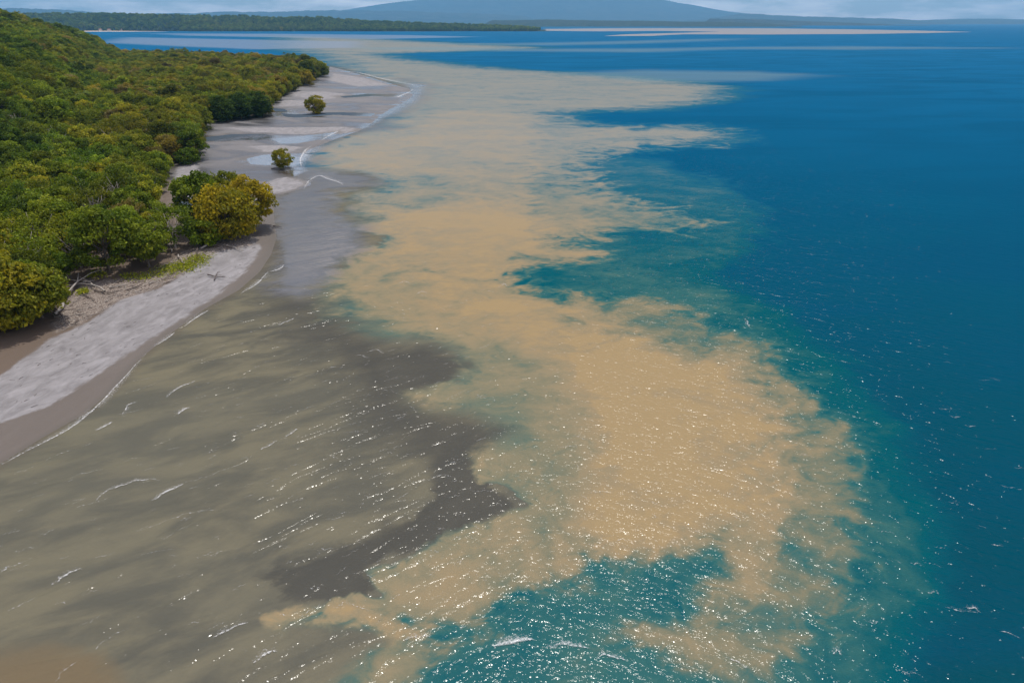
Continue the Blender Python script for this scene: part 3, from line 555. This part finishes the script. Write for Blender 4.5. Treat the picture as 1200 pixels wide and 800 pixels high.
def leaves(pos, nrm, size, rs, asp=1.6):
    """leaf blades: quads of the given size lying across nrm"""
    n = len(pos)
    r = rs.normal(size=(n, 3)); t = np.cross(nrm, r); t /= np.linalg.norm(t, axis=1)[:, None] + 1e-9
    b = np.cross(nrm, t)
    s = (size * rs.uniform(.65, 1.35, n))[:, None]
    t = t * s * asp * .5; b = b * s * .5
    bend = nrm * s * .18
    V = np.empty((n, 4, 3)); V[:, 0] = pos - t - bend; V[:, 1] = pos - b * .9 + bend * .4; V[:, 2] = pos + t - bend; V[:, 3] = pos + b * .9 + bend * .4
    return V.reshape(-1, 3)

def crown_mesh(seed, rx, h, z0, n_puff, per, leaf, droop=0.0, low=.25, spread=.85):
    rs = np.random.RandomState(seed)
    lobes = rs.normal(size=(6, 3)); lobes /= np.linalg.norm(lobes, axis=1)[:, None]; la = rs.uniform(-.16, .24, 6)
    C = []
    while len(C) < n_puff:
        d = rs.normal(size=3); d /= np.linalg.norm(d)
        if d[2] < 0 and rs.rand() > low: continue
        f = rs.uniform(.45, 1.0) ** .6
        k = 1 + sum(a * max(0, d @ l) ** 3 * 1.6 for a, l in zip(la, lobes))
        C.append(np.array([d[0] * rx * f * k * spread, d[1] * rx * f * k * spread, d[2] * f * k]))
    C = np.array(C); zc = z0 + (h - z0) * .42
    C[:, 2] = np.where(C[:, 2] > 0, zc + C[:, 2] * (h - zc) * .92, zc + C[:, 2] * (zc - z0) * .95)
    pr = rs.uniform(.17, .33, n_puff) * rx
    P_, N_, K_ = [], [], []
    for c, r in zip(C, pr):
        d = rs.normal(size=(per, 3)); d[:, 2] = np.abs(d[:, 2]) * 1.0 - .35
        d /= np.linalg.norm(d, axis=1)[:, None]
        rr_ = r * rs.uniform(.55, 1.08, per)[:, None]
        p = c + d * rr_ * np.array([1.0, 1.0, .72]); p[:, 2] -= droop * r * rs.rand(per)
        nn = d * .9 + rs.normal(size=(per, 3)) * .55 + np.array([0, 0, .35])
        P_.append(p); N_.append(nn / np.linalg.norm(nn, axis=1)[:, None]); K_.append(np.full(per, rs.rand()))
    P_ = np.concatenate(P_); N_ = np.concatenate(N_); K_ = np.concatenate(K_)
    P_[:, 2] = np.maximum(P_[:, 2], .12)
    V = leaves(P_, N_, leaf, rs); n = len(P_)
    me = mesh_np("crown", V, np.arange(4 * n).reshape(-1, 4), M_leaf)
    fattr(me, "shade", np.repeat(rs.rand(n), 4)); fattr(me, "clump", np.repeat(K_, 4))
    return me

def palm_crown(seed, L=3.2, h=7.5, nf=20):
    rs = np.random.RandomState(seed); P_, N_, T_, K_ = [], [], [], []
    V = []; K = []
    for i in range(nf):
        a = 2 * math.pi * i / nf + rs.uniform(-.15, .15); el = rs.uniform(-.1, 1.1); k = rs.rand()
        hd = np.array([math.cos(a), math.sin(a), 0]); sd = np.array([-math.sin(a), math.cos(a), 0])
        p = np.array([0, 0, h]); e = el
        for j in range(16):
            st = L / 16 * rs.uniform(.9, 1.1); p = p + (hd * math.cos(e) + np.array([0, 0, math.sin(e)])) * st; e -= .11
            ll = .95 * math.sin(math.pi * (j + 1.2) / 18) + .1
            for s in (-1, 1):
                tip = p + sd * s * ll * .8 + hd * .35 * ll + np.array([0, 0, -.35 * ll])
                q = hd * .13
                V += [p - q, p + q, tip + q * .3, tip - q * .3]; K.append(k)
    V = np.array(V); n = len(K)
    me = mesh_np("crown", V, np.arange(4 * n).reshape(-1, 4), M_leaf)
    fattr(me, "shade", np.repeat(rs.rand(n), 4)); fattr(me, "clump", np.repeat(K, 4)); return me

# kinds: (crown mesh, trunk mesh)
KIND = {}
def kind(name, cr, tk): KIND[name] = (cr, tk)
for i in range(3):
    kind("dome%d" % i, crown_mesh(10 + i, 4.6, 8.2, .3, 84, 84, .32, low=.65), trunk_mesh(10 + i, 8, 4.5, .8, 7, .2))
for i in range(3):
    kind("broad%d" % i, crown_mesh(20 + i, 4.4, 9.8, 1.6, 66, 96, .33, droop=.5, low=.4), trunk_mesh(20 + i, 9.5, 4.2, 2, 7, .24))
for i in range(2):
    kind("loose%d" % i, crown_mesh(30 + i, 4.3, 10.2, 1.8, 46, 66, .31, droop=.9, low=.35, spread=1.05), trunk_mesh(30 + i, 9.8, 4.8, 2, 11, .24, M_drift))
kind("dense0", crown_mesh(41, 5.2, 9.6, .2, 150, 62, .36, low=.9), trunk_mesh(41, 8.5, 4.6, .8, 7, .24))
kind("dense1", crown_mesh(42, 5.6, 9.0, .2, 150, 62, .36, low=.9), trunk_mesh(42, 8.0, 4.8, .8, 7, .24))
kind("palm0", palm_crown(50), trunk_mesh(50, 7.5 / .72, .3, 7, 0, .17))
kind("bush0", crown_mesh(60, 2.2, 2.6, .05, 46, 46, .26, low=.8), trunk_mesh(60, 2.2, 1.8, .3, 6, .07))

for i in range(2):
    kind("lone%d" % i, crown_mesh(71 + i, 4.4, 7.8, .2, 66, 70, .36, droop=.3, low=.8, spread=1.02), trunk_mesh(71 + i, 7.4, 4.6, 1.0, 9, .2, None, 9))
PROTO = {}
def tree(name, kd, x, y, s, rz, tint, tone, label, cat, group=None, zs=1.0, dz=0.0):
    z = float(terrain(np.array([x]), np.array([y]))[0][0]) + dz
    e = empty(name, (x, y, z), rz, (s, s, s * zs))
    c_, t_ = KIND[kd]
    t = add("trunk", t_, e); c = add("crown", c_, e)
    for o in (c, t, e): o["tint"] = float(tint); o["tone"] = float(tone)
    PROTO.setdefault(kd, c)
    tag(e, label, cat, group); return e

rnd = random.Random(11)
# trees that stand out along the shore: kind, x, y, scale, turn, tint, tone, stretch, label
SHORE = [
 ("dense0", *NEAR_A, 1.12, .3, .60, 1.05, 1.0, "rounded yellow-green mangrove tree nearest the camera at the left frame edge"),
 ("dome1", *NEAR_B, .98, 1.7, .52, 1.0, 1.05, "olive-green mangrove tree overhanging the dark wet sand beside the long grey log"),
 ("broad0", *MID_A, 1.12, .4, .34, .95, 1.0, "tall green tree with a dark hollow under its crown behind the driftwood"),
 ("broad1", *MID_B, 1.0, 2.0, .40, 1.0, .95, "green tree between the dark hollow and the sandy gap by the clump"),
 ("loose0", *MID_C, .95, 4.0, .36, 1.0, .9, "loose green tree leaning over the fallen branches"),
 ("dense1", *CL_Y1, 1.12, .9, .68, 1.05, 1.08, "golden-yellow tree in the middle of the shoreline clump"),
 ("dome0", *CL_Y2, 1.2, 2.9, .74, 1.05, 1.12, "yellow-olive tree at the seaward end of the shoreline clump"),
 ("broad2", *CL_G1, 1.22, 1.1, .30, .95, 1.08, "grey-green tree at the landward end of the shoreline clump"),
 ("dome2", *CL_G2, 1.1, 5.1, .52, .95, 1.1, "olive tree at the back of the shoreline clump"),
 ("bush0", *CL_B, 1.75, .6, .34, 1.25, 1.1, "bright green bush at the front foot of the shoreline clump"),
 ("lone0", *ISO_A, 1.12, .2, .62, 1.0, .98, "lone olive mangrove tree standing farthest out on the tidal flat"),
 ("lone1", *ISO_B, .72, 1.3, .60, 1.0, 1.0, "small lone mangrove tree beside the blue tidal channel"),
 ("dense0", *DK_A, 1.15, 2.2, .12, .8, 1.0, "dark green mangrove tree at the landward side of the dark clump"),
 ("dense1", *DK_B, 1.2, 4.2, .08, .78, 1.05, "dark green mangrove tree in the middle of the dark clump"),
 ("dense0", *DK_C, 1.18, 5.7, .10, .8, 1.0, "dark green mangrove tree at the seaward side of the dark clump"),
 ("dome1", *LG_A, 1.1, 3.3, .30, .9, 1.1, "dark olive tree by the sandy gap behind the shoreline clump"),
 ("bush0", *LG_B, 1.5, 2.3, .22, 1.0, 1.2, "round green bush at the foot of the tree by the sandy gap"),
 ("dome2", *LG_C, 1.15, 4.4, .45, .95, 1.0, "olive tree on the forest edge below the dark green clump"),
 ("dome0", *FE_A, 1.15, .7, .60, .9, 1.0, "olive-brown tree on the forest edge past the dark clump"),
 ("dome1", *FE_B, 1.2, 3.0, .52, .9, 1.0, "olive tree on the far forest edge above the lone mangrove"),
 ("dome2", *FE_C, 1.2, 5.0, .74, 1.0, 1.0, "yellow tree near the far tip of the forest"),
 ("dense1", *FE_D, 1.25, 1.2, .42, .85, 1.0, "dark olive tree at the very tip of the forest point"),
]
for kd, x, y, s, rz, ti, to, zs, lab in SHORE:
    tree("mangrove_tree" if "mangrove" in lab else "bush" if "bush" in lab else "tree", kd, x, y, s, rz, ti, to, lab,
         "bush" if "bush" in lab else "tree", "trees along the water's edge", zs)

# the forest behind: jittered rows, then the nearest become things of their own
pts = []
sp = 5.9
rs = np.random.RandomState(77)
gy = np.arange(46, 900, sp * .87)
for j, yy in enumerate(gy):
    xs = np.arange(-640, -48, sp) + (sp / 2 if j % 2 else 0)
    for xx in xs: pts.append((xx + rs.uniform(-.38, .38) * sp, yy + rs.uniform(-.38, .38) * sp))
pts = np.array(pts)
fd = sdf(FOREST, pts[:, 0], pts[:, 1])
depth = pts[:, 1] * .906 + 17
u = pts[:, 0] / depth
keep = (fd > 2.0) & (u > -.86) & (u < -.18)
pts = pts[keep]; fd = fd[keep]
for kd, x, y, s, *_ in SHORE:                       # leave room round the chosen ones
    k = np.hypot(pts[:, 0] - x, pts[:, 1] - y) > 3.6 * s
    pts = pts[k]; fd = fd[k]
PZ, _ = terrain(pts[:, 0], pts[:, 1])
hd = hill_d(pts[:, 0], pts[:, 1])
nz = fbm(pts[:, 0] * .03, pts[:, 1] * .03, 3)
olive = sstep(190, 300, pts[:, 1]) * sstep(30, -30, hd)
p_tint = .38 + .58 * nz + .10 * rs.normal(size=len(pts)) + .17 * olive - .05 * sstep(10, 60, hd)
brown = rs.rand(len(pts)) < (.03 + .07 * olive)
p_tint = np.where(brown, rs.uniform(.86, 1.0, len(pts)), np.clip(p_tint, .14, .58))
p_tone = np.clip(1.05 + .24 * rs.normal(size=len(pts)), .5, 1.6) - .1 * olive
kinds = ["dome0", "dome1", "dome2", "broad0", "broad1", "broad2", "loose0", "loose1", "palm0", "dense0"]
pk = rs.choice(10, len(pts), p=[.10, .10, .10, .14, .14, .14, .11, .11, .05, .01])
pk = np.where((pk == 8) & (hd < 5), 6, pk)
p_s = rs.uniform(.62, 1.15, len(pts)) * np.where(pts[:, 1] > 260, 1.0, .95)
p_s = np.where(rs.rand(len(pts)) < .05, p_s * 1.22, p_s)
p_s = p_s * np.where(fd < 5, .82, 1.0)
p_r = rs.uniform(0, 6.28, len(pts))
inview = (pts[:, 0] / (pts[:, 1] * .906 + 17) > -.78)
dist = np.hypot(pts[:, 0], pts[:, 1]) + np.where(inview, 0, 9999)
order = np.argsort(dist)
N_OWN = 270
def describe(i):
    x, y = pts[i]
    if pk[i] == 8: return "palm with arching fronds rising from the hillside forest", "palm", "palms on the hillside"
    ti = p_tint[i]
    hue = "brownish" if ti > .8 else "yellow-olive" if ti > .6 else "olive-green" if ti > .46 else "mid-green" if ti > .32 else "dark green"
    form = {"d": "rounded", "b": "broad", "l": "open-branched"}[kinds[pk[i]][0]]
    size = "big " if p_s[i] > 1.08 else "small " if p_s[i] < .72 else ""
    if hd[i] > 12: zone = "on the near hillside" if y < 190 else "on the far hillside"
    elif y < 105: zone = "behind the nearest mangroves"
    elif y < 140: zone = "behind the driftwood beach"
    elif y < 178: zone = "inland of the yellow shoreline clump"
    elif y < 225: zone = "inland of the sandy gap"
    elif y < 285: zone = "short of the dark green clump"
    else: zone = "inland of the dark green clump"
    edge = "at the forest edge " if fd[i] < 7 else "in the forest "
    return size + hue + " " + form + " tree " + edge + zone, "tree", "forest trees " + zone.replace(",", "")
used_kinds = set()
for q, i in enumerate(order[:N_OWN]):
    x, y = pts[i]
    tree("palm_tree" if pk[i] == 8 else "forest_tree", kinds[pk[i]], float(x), float(y), float(p_s[i]), float(p_r[i]), p_tint[i], p_tone[i], *describe(i))
rest = order[N_OWN:]
# a leafless one standing up at the far tip
for kd in kinds:
    if kd not in PROTO:
        i = rest[0]; rest = rest[1:]; x, y = pts[i]
        tree("forest_tree", kd, float(x), float(y), float(p_s[i]), float(p_r[i]), p_tint[i], p_tone[i], *describe(i))

def instancer(name, xyz, idx, scl, rot, tint, tone, kinds):
    me = bpy.data.meshes.new(name); me.vertices.add(len(xyz)); me.vertices.foreach_set("co", np.asarray(xyz, np.float32).ravel())
    for n, v in (("scl", scl), ("rotz", rot), ("tint", tint), ("tone", tone)): fattr(me, n, v)
    a = me.attributes.new("idx", 'INT', 'POINT'); a.data.foreach_set("value", np.asarray(idx, np.int32))
    ng = bpy.data.node_groups.new(name, 'GeometryNodeTree')
    ng.interface.new_socket("Geometry", in_out='INPUT', socket_type='NodeSocketGeometry')
    ng.interface.new_socket("Geometry", in_out='OUTPUT', socket_type='NodeSocketGeometry')
    n, l = ng.nodes, ng.links
    gi = n.new("NodeGroupInput"); go = n.new("NodeGroupOutput")
    iop = n.new("GeometryNodeInstanceOnPoints"); iop.inputs['Pick Instance'].default_value = True
    jn = n.new("GeometryNodeJoinGeometry")
    for kd in reversed(kinds):
        oi = n.new("GeometryNodeObjectInfo"); oi.transform_space = 'ORIGINAL'
        oi.inputs['Object'].default_value = PROTO[kd]; oi.inputs['As Instance'].default_value = True
        l.new(oi.outputs['Geometry'], jn.inputs[0])
    def na(nm, t):
        a = n.new("GeometryNodeInputNamedAttribute"); a.data_type = t; a.inputs['Name'].default_value = nm; return a.outputs['Attribute']
    cx = n.new("ShaderNodeCombineXYZ"); l.new(na("rotz", 'FLOAT'), cx.inputs['Z'])
    l.new(gi.outputs[0], iop.inputs['Points']); l.new(jn.outputs[0], iop.inputs['Instance'])
    l.new(na("idx", 'INT'), iop.inputs['Instance Index']); l.new(cx.outputs[0], iop.inputs['Rotation']); l.new(na("scl", 'FLOAT'), iop.inputs['Scale'])
    l.new(iop.outputs[0], go.inputs[0])
    o = add(name, me); md = o.modifiers.new("scatter", 'NODES'); md.node_group = ng
    return o
f = instancer("distant_forest", np.stack([pts[rest, 0], pts[rest, 1], PZ[rest]], 1), pk[rest], p_s[rest] * 1.05, p_r[rest], p_tint[rest], p_tone[rest], kinds)
tag(f, "mass of green and olive treetops running out to the forest point", "forest", kind="stuff")
print("forest", len(pts))
# woods on the headland across the water
dg = bpy.context.evaluated_depsgraph_get()
def surf(o, x, y):
    ok, loc, nrm, fi = o.ray_cast(Vector((x, y, 900)), Vector((0, 0, -1)))
    return loc.z if ok else None
def far_wood(name, src, y0, y1, x0, x1, n, smin, smax, seed, label):
    rs = np.random.RandomState(seed); o = bpy.data.objects[src]; bpy.context.view_layer.update()
    P_ = []
    while len(P_) < n:
        y = rs.uniform(y0, y1) if rs.rand() > .12 else rs.uniform(y0, y0 + 60); x = rs.uniform(x0, x1) * y / y1
        z = surf(o, x, y)
        n -= 0
        if z is None or z < .6:
            n -= .5; continue
        P_.append((x, y, z - .5))
    P_ = np.array(P_); k = len(P_)
    f = instancer(name, P_, rs.choice(3, k), rs.uniform(smin, smax, k), rs.uniform(0, 6.28, k), np.clip(.25 + .5 * fbm(P_[:, 0] * .006, P_[:, 1] * .01) + .07 * rs.normal(size=k), .05, .7), rs.uniform(.9, 1.5, k), ["dense0", "dome1", "broad0"])
    return tag(f, label, "forest", kind="stuff")
far_wood("headland_forest", "headland", 3490, 3940, -3800, 260, 7000, 1.0, 2.0, 5, "dark green wood covering the low headland across the bay")

# houses on the headland beach
M_w = NT("house_wall"); M_w.principled(Base_Color=(.62, .56, .50), Roughness=.8)
M_r1 = NT("roof_tile"); M_r1.principled(Base_Color=(.34, .16, .09), Roughness=.8)
M_r2 = NT("roof_sheet"); M_r2.principled(Base_Color=(.55, .55, .55), Roughness=.6)
M_g = NT("window_glass"); M_g.principled(Base_Color=(.03, .04, .05), Roughness=.15)
def box(x0, x1, y0, y1, z0, z1): 
    return ([(x0, y0, z0), (x1, y0, z0), (x1, y1, z0), (x0, y1, z0), (x0, y0, z1), (x1, y0, z1), (x1, y1, z1), (x0, y1, z1)],
            [(0, 3, 2, 1), (4, 5, 6, 7), (0, 1, 5, 4), (1, 2, 6, 5), (2, 3, 7, 6), (3, 0, 4, 7)])
def house(x, y, w_, d_, h_, roof, label):
    e = empty("house", (x, y, BZ), 0)
    v, f = box(-w_ / 2, w_ / 2, -d_ / 2, d_ / 2, -1, h_); me = bpy.data.meshes.new("wall"); me.from_pydata(v, [], f); me.materials.append(M_w.m); add("wall", me, e)
    o = 1.0; a, b = w_ / 2 + o, d_ / 2 + o; rh = h_ * .55
    v = [(-a, -b, h_), (a, -b, h_), (a, b, h_), (-a, b, h_), (-a * .6, 0, h_ + rh), (a * .6, 0, h_ + rh)]
    me = bpy.data.meshes.new("roof"); me.from_pydata(v, [], [(0, 1, 5, 4), (1, 2, 5), (2, 3, 4, 5), (3, 0, 4), (3, 2, 1, 0)]); me.materials.append(roof.m); add("roof", me, e)
    nw = max(2, int(w_ / 5))
    v, f = box(-.8, .8, -.12, .05, .9, h_ * .8); mw = bpy.data.meshes.new("window"); mw.from_pydata(v, [], f); mw.materials.append(M_g.m)
    for k in range(nw): add("window", mw, e, ((k + .5) / nw * w_ - w_ / 2, -d_ / 2, 0))
    tag(e, label, "house", "houses on the far beach")
BZ = 2.0
for (x, y, w_, d_, h_, rf, lab) in HOUSES:
    house(x, y, w_, d_, h_, (M_r1, M_r2)[rf], lab)
m = NT("pale_beach"); m.principled(Base_Color=lin(226, 200, 170, .8), Roughness=.9)
tag(add("beach", slab("beach", FARBEACH, m.m, 2.2, 26)), kind="structure")

# ------------------------------------------------------------------ driftwood
def gz(x, y): return float(terrain(np.array([x]), np.array([y]))[0][0])
def drift(name, p0, p1, r, mat, label, group, lift=.1, rise=0.0, forks=2, seed=0, cat="driftwood"):
    rn = random.Random(seed)
    a = Vector((*p0, gz(*p0))); b = Vector((*p1, gz(*p1))); L_ = (b - a).length
    e = a.copy(); pts_, rad_ = [], []
    n = 6
    for i in range(n):
        t = i / (n - 1); q = a.lerp(b, t) - e
        q += Vector((rn.uniform(-.03, .03) * L_, rn.uniform(-.03, .03) * L_, r * .8 + lift + rise * t + rn.uniform(0, .03) * L_))
        pts_.append(q); rad_.append(r * (1.15 - .75 * t))
    root = empty(name, e)
    me = join_tubes([tube(pts_, rad_, 8)]); me.materials.append(mat); add("stem", me, root)
    for k in range(forks):
        i = rn.randint(2, n - 2); s = pts_[i]
        dv = (pts_[-1] - pts_[0]).normalized(); sd = dv.cross(Vector((0, 0, 1))) * rn.choice((-1, 1))
        ln = L_ * rn.uniform(.18, .4)
        t1 = s + (dv * .6 + sd * .7 + Vector((0, 0, rn.uniform(.0, .35)))) * ln * .5
        t2 = t1 + (dv * .8 + sd * .4 + Vector((0, 0, rn.uniform(-.2, .25)))) * ln * .5
        t2.z = max(t2.z, .03)
        me = join_tubes([tube([s, t1, t2], [rad_[i] * .6, rad_[i] * .4, rad_[i] * .15], 6)]); me.materials.append(mat); add("branch", me, root)
    tag(root, label, cat, group); return root
for q, (p0, p1, r, mi, rise, fk, lab) in enumerate(LOGS):
    drift("driftwood_log", p0, p1, r, (M_drift, M_drift2)[mi], lab, "driftwood along the beach", rise=rise, forks=fk, seed=q + 3)
# loose sticks of the tide line
rs = np.random.RandomState(8); T_ = []
lx = np.array(LITTER); n = 0
while n < 420:
    x = rs.uniform(lx[:, 0].min(), lx[:, 0].max()); y = rs.uniform(lx[:, 1].min(), lx[:, 1].max())
    if sdf(LITTER, np.array([x]), np.array([y]))[0] < -.4 + rs.rand() * .8: continue
    n += 1; a = rs.normal(.9, .6); L_ = rs.uniform(.3, 1.5) * (1.6 if rs.rand() < .12 else 1); z = gz(x, y)
    dx, dy = math.cos(a) * L_ / 2, math.sin(a) * L_ / 2; r = rs.uniform(.018, .05)
    T_.append(tube([(x - dx, y - dy, z + r), (x + rs.uniform(-.1, .1), y + rs.uniform(-.1, .1), z + r + .05), (x + dx, y + dy, z + r + rs.uniform(0, .15))], [r, r * .8, r * .4], 4))
dp = np.array(DRY[0]); n = 0
while n < 130:                                                       # a few washed out onto the open sand
    x = rs.uniform(dp[:, 0].min(), dp[:, 0].max()); y = rs.uniform(dp[:, 1].min(), dp[:, 1].max())
    q = sdf(DRY[0], np.array([x]), np.array([y]))[0]
    if q < .2 or rs.rand() < q / 7: continue
    n += 1; a = rs.normal(1.4, .5); L_ = rs.uniform(.15, .8); z = gz(x, y); r = rs.uniform(.012, .03)
    dx, dy = math.cos(a) * L_ / 2, math.sin(a) * L_ / 2
    T_.append(tube([(x - dx, y - dy, z + r), (x, y, z + r + .03), (x + dx, y + dy, z + r)], [r, r * .8, r * .5], 4))
half = len(T_) // 2 - 60
for nm, sel, mt, lab in (("stick_litter", T_[:half], M_drift, "bleached sticks strewn along the tide line under the trees"), ("stick_litter", T_[half:], M_drift2, "dark sodden twigs strewn among the bleached driftwood")):
    me = join_tubes(sel); me.materials.append(mt); tag(add(nm, me), lab, "driftwood", kind="stuff")
# creeping greens on the upper beach
P_, rs = [], np.random.RandomState(3)
for (cx_, cy_, rx_, n) in CREEP:
    for k in range(n):
        x = cx_ + rs.normal() * rx_; y = cy_ + rs.normal() * rx_ * 1.2
        P_.append((x, y, rs.uniform(.05, .45)))
P_ = np.array(P_); P_[:, 2] += terrain(P_[:, 0], P_[:, 1])[0]
N_ = rs.normal(size=P_.shape) * .6 + np.array([0, 0, 1]); N_ /= np.linalg.norm(N_, axis=1)[:, None]
V = leaves(P_, N_, .22, rs); me = mesh_np("beach_creeper", V, np.arange(len(V)).reshape(-1, 4), M_leaf)
fattr(me, "shade", np.repeat(rs.rand(len(P_)), 4)); fattr(me, "clump", np.repeat(rs.rand(len(P_)), 4))
o = tag(add("beach_creeper", me), "lime-green creeping plants at the top of the beach", "plants", kind="stuff"); o["tint"] = .5; o["tone"] = 1.45

# ------------------------------------------------------------------ foam
m = NT("sea_foam")
ua, va, am = m.attr("u"), m.attr("v"), m.attr("amt")
ps = m.pos()
n1 = m.noise(ps, 6.5, 7, .8, .6); n2 = m.noise(ps, 1.2, 4, .65)
line = m.ramp(m.math('ADD', m.math('ABSOLUTE', m.math('SUBTRACT', va, .16)), m.math('MULTIPLY', m.math('SUBTRACT', n2, .5), .10)), .005, .075, 1.0, 0.0)
lace = m.math('MULTIPLY', m.ramp(va, .12, 1.0, 1.0, 0.0, False), am)
lac = m.ramp(m.math('ADD', n1, m.math('MULTIPLY', lace, .12)), .57, .70)
lac = m.math('MULTIPLY', lac, m.ramp(lace, .02, .35))
lac = m.math('MULTIPLY', lac, .5)
al = m.math('MAXIMUM', m.math('MULTIPLY', line, m.ramp(m.math('ADD', n1, m.math('MULTIPLY', am, .06)), .50, .62)), lac)
al = m.math('MULTIPLY', al, m.ramp(va, 0.0, .08))
tr = m.node("ShaderNodeBsdfTransparent"); df = m.node("ShaderNodeBsdfDiffuse"); df.inputs['Color'].default_value = (.80, .80, .80, 1)
ms = m.node("ShaderNodeMixShader"); m.l.new(al, ms.inputs['Fac']); m.l.new(tr.outputs[0], ms.inputs[1]); m.l.new(df.outputs[0], ms.inputs[2])
m.l.new(ms.outputs[0], m.out.inputs['Surface']); M_foam = m.m
def foam(name, lines, label, wd, hgt, seed, kindw=1.0):
    rn = random.Random(seed); V, F, U, VV, A = [], [], [], [], []
    for pl, amt in lines:
        p = [Vector((a, b, 0)) for a, b in pl]; q = [p[0]]
        for i in range(len(p) - 1):                                  # smooth resample
            p0 = p[max(i - 1, 0)]; p1 = p[i]; p2 = p[i + 1]; p3 = p[min(i + 2, len(p) - 1)]
            for t in (1/6, 2/6, 3/6, 4/6, 5/6, 1):
                q.append(.5 * ((2 * p1) + (p2 - p0) * t + (2 * p0 - 5 * p1 + 4 * p2 - p3) * t * t + (3 * p1 - p0 - 3 * p2 + p3) * t ** 3))
        n = len(q); o = len(V); nc = 9
        for i, c in enumerate(q):
            t = (q[min(i + 1, n - 1)] - q[max(i - 1, 0)]).normalized(); nr = Vector((-t.y, t.x, 0))
            if nr.y < 0: nr = -nr
            if wd < 0: nr = Vector((t.y, -t.x, 0)); nr = nr if nr.x > 0 else -nr
            sc = max(1.0, c.y / 80.0); tp = math.sin(math.pi * min(1, max(0, (i + .3) / (n - .4)))) ** .5
            jit = .35 * sc * (vnoise(np.array(i * .45 + o * .37), np.array(o * .13)) - .5) * (.3 if wd > 1 else 1)
            for k in range(nc):
                v = k / (nc - 1); wdt = abs(wd) * (.35 + .65 * amt) * sc * tp
                z = hgt * math.exp(-((v - .16) / .16) ** 2) * min(amt, 1.2) * tp + .02
                V.append(c + nr * ((v - .16) * wdt + jit) + Vector((0, 0, z))); U.append(i / n); VV.append(v); A.append(amt * tp)
        for i in range(n - 1):
            for k in range(nc - 1):
                a = o + i * nc + k; F.append((a, a + 1, a + nc + 1, a + nc))
    me = mesh_np(name, np.array([tuple(v) for v in V]), F, M_foam, True)
    fattr(me, "u", U); fattr(me, "v", VV); fattr(me, "amt", A)
    return tag(add(name, me), label, "foam", kind="stuff")
foam("shore_foam", [(p, 1.0) for p in WASH], "thin white line of foam washing along the beach and tidal channel", 1.15, .03, 1)
rw = random.Random(19); SMALL = []
while len(SMALL) < 420:
    if rw.random() < .62: x, y = rw.uniform(-52, -2), rw.uniform(36, 100); th = R(33) + rw.gauss(0, .18)
    else: x, y = rw.uniform(-20, 60), rw.uniform(33, 105); th = R(-26) + rw.gauss(0, .25)
    if sdf(LAND, np.array([x]), np.array([y]))[0] > -2.5 or abs(x) > .78 * (y * .906 + 17): continue
    L_ = rw.uniform(.4, 1.6) * (2.0 if rw.random() < .15 else 1)
    SMALL.append(([(x + math.cos(th) * L_ * q, y + math.sin(th) * L_ * q + rw.uniform(-.08, .08)) for q in (-.5, -.15, .2, .5)], rw.uniform(.12, .34)))
foam("wave_foam", [(p, a * .72) for p, a in CREST] + SMALL, "small broken wave crests and whitecaps scattered over the water", .75, .10, 2)

# ------------------------------------------------------------------ the air
hz = NT("haze_air")
pv = hz.node("ShaderNodeVolumePrincipled"); pv.inputs['Color'].default_value = (.24, .60, 1.0, 1); pv.inputs['Density'].default_value = 6.6e-5
pv.inputs['Anisotropy'].default_value = 0.3
hz.l.new(pv.outputs[0], hz.out.inputs['Volume'])
v, f = box(-26500, 26500, -3000, 26500, -4.5, 1300)
me = bpy.data.meshes.new("haze"); me.from_pydata(v, [], f); me.materials.append(hz.m)
tag(add("haze", me), "thin blue haze over the bay", "haze", kind="stuff")
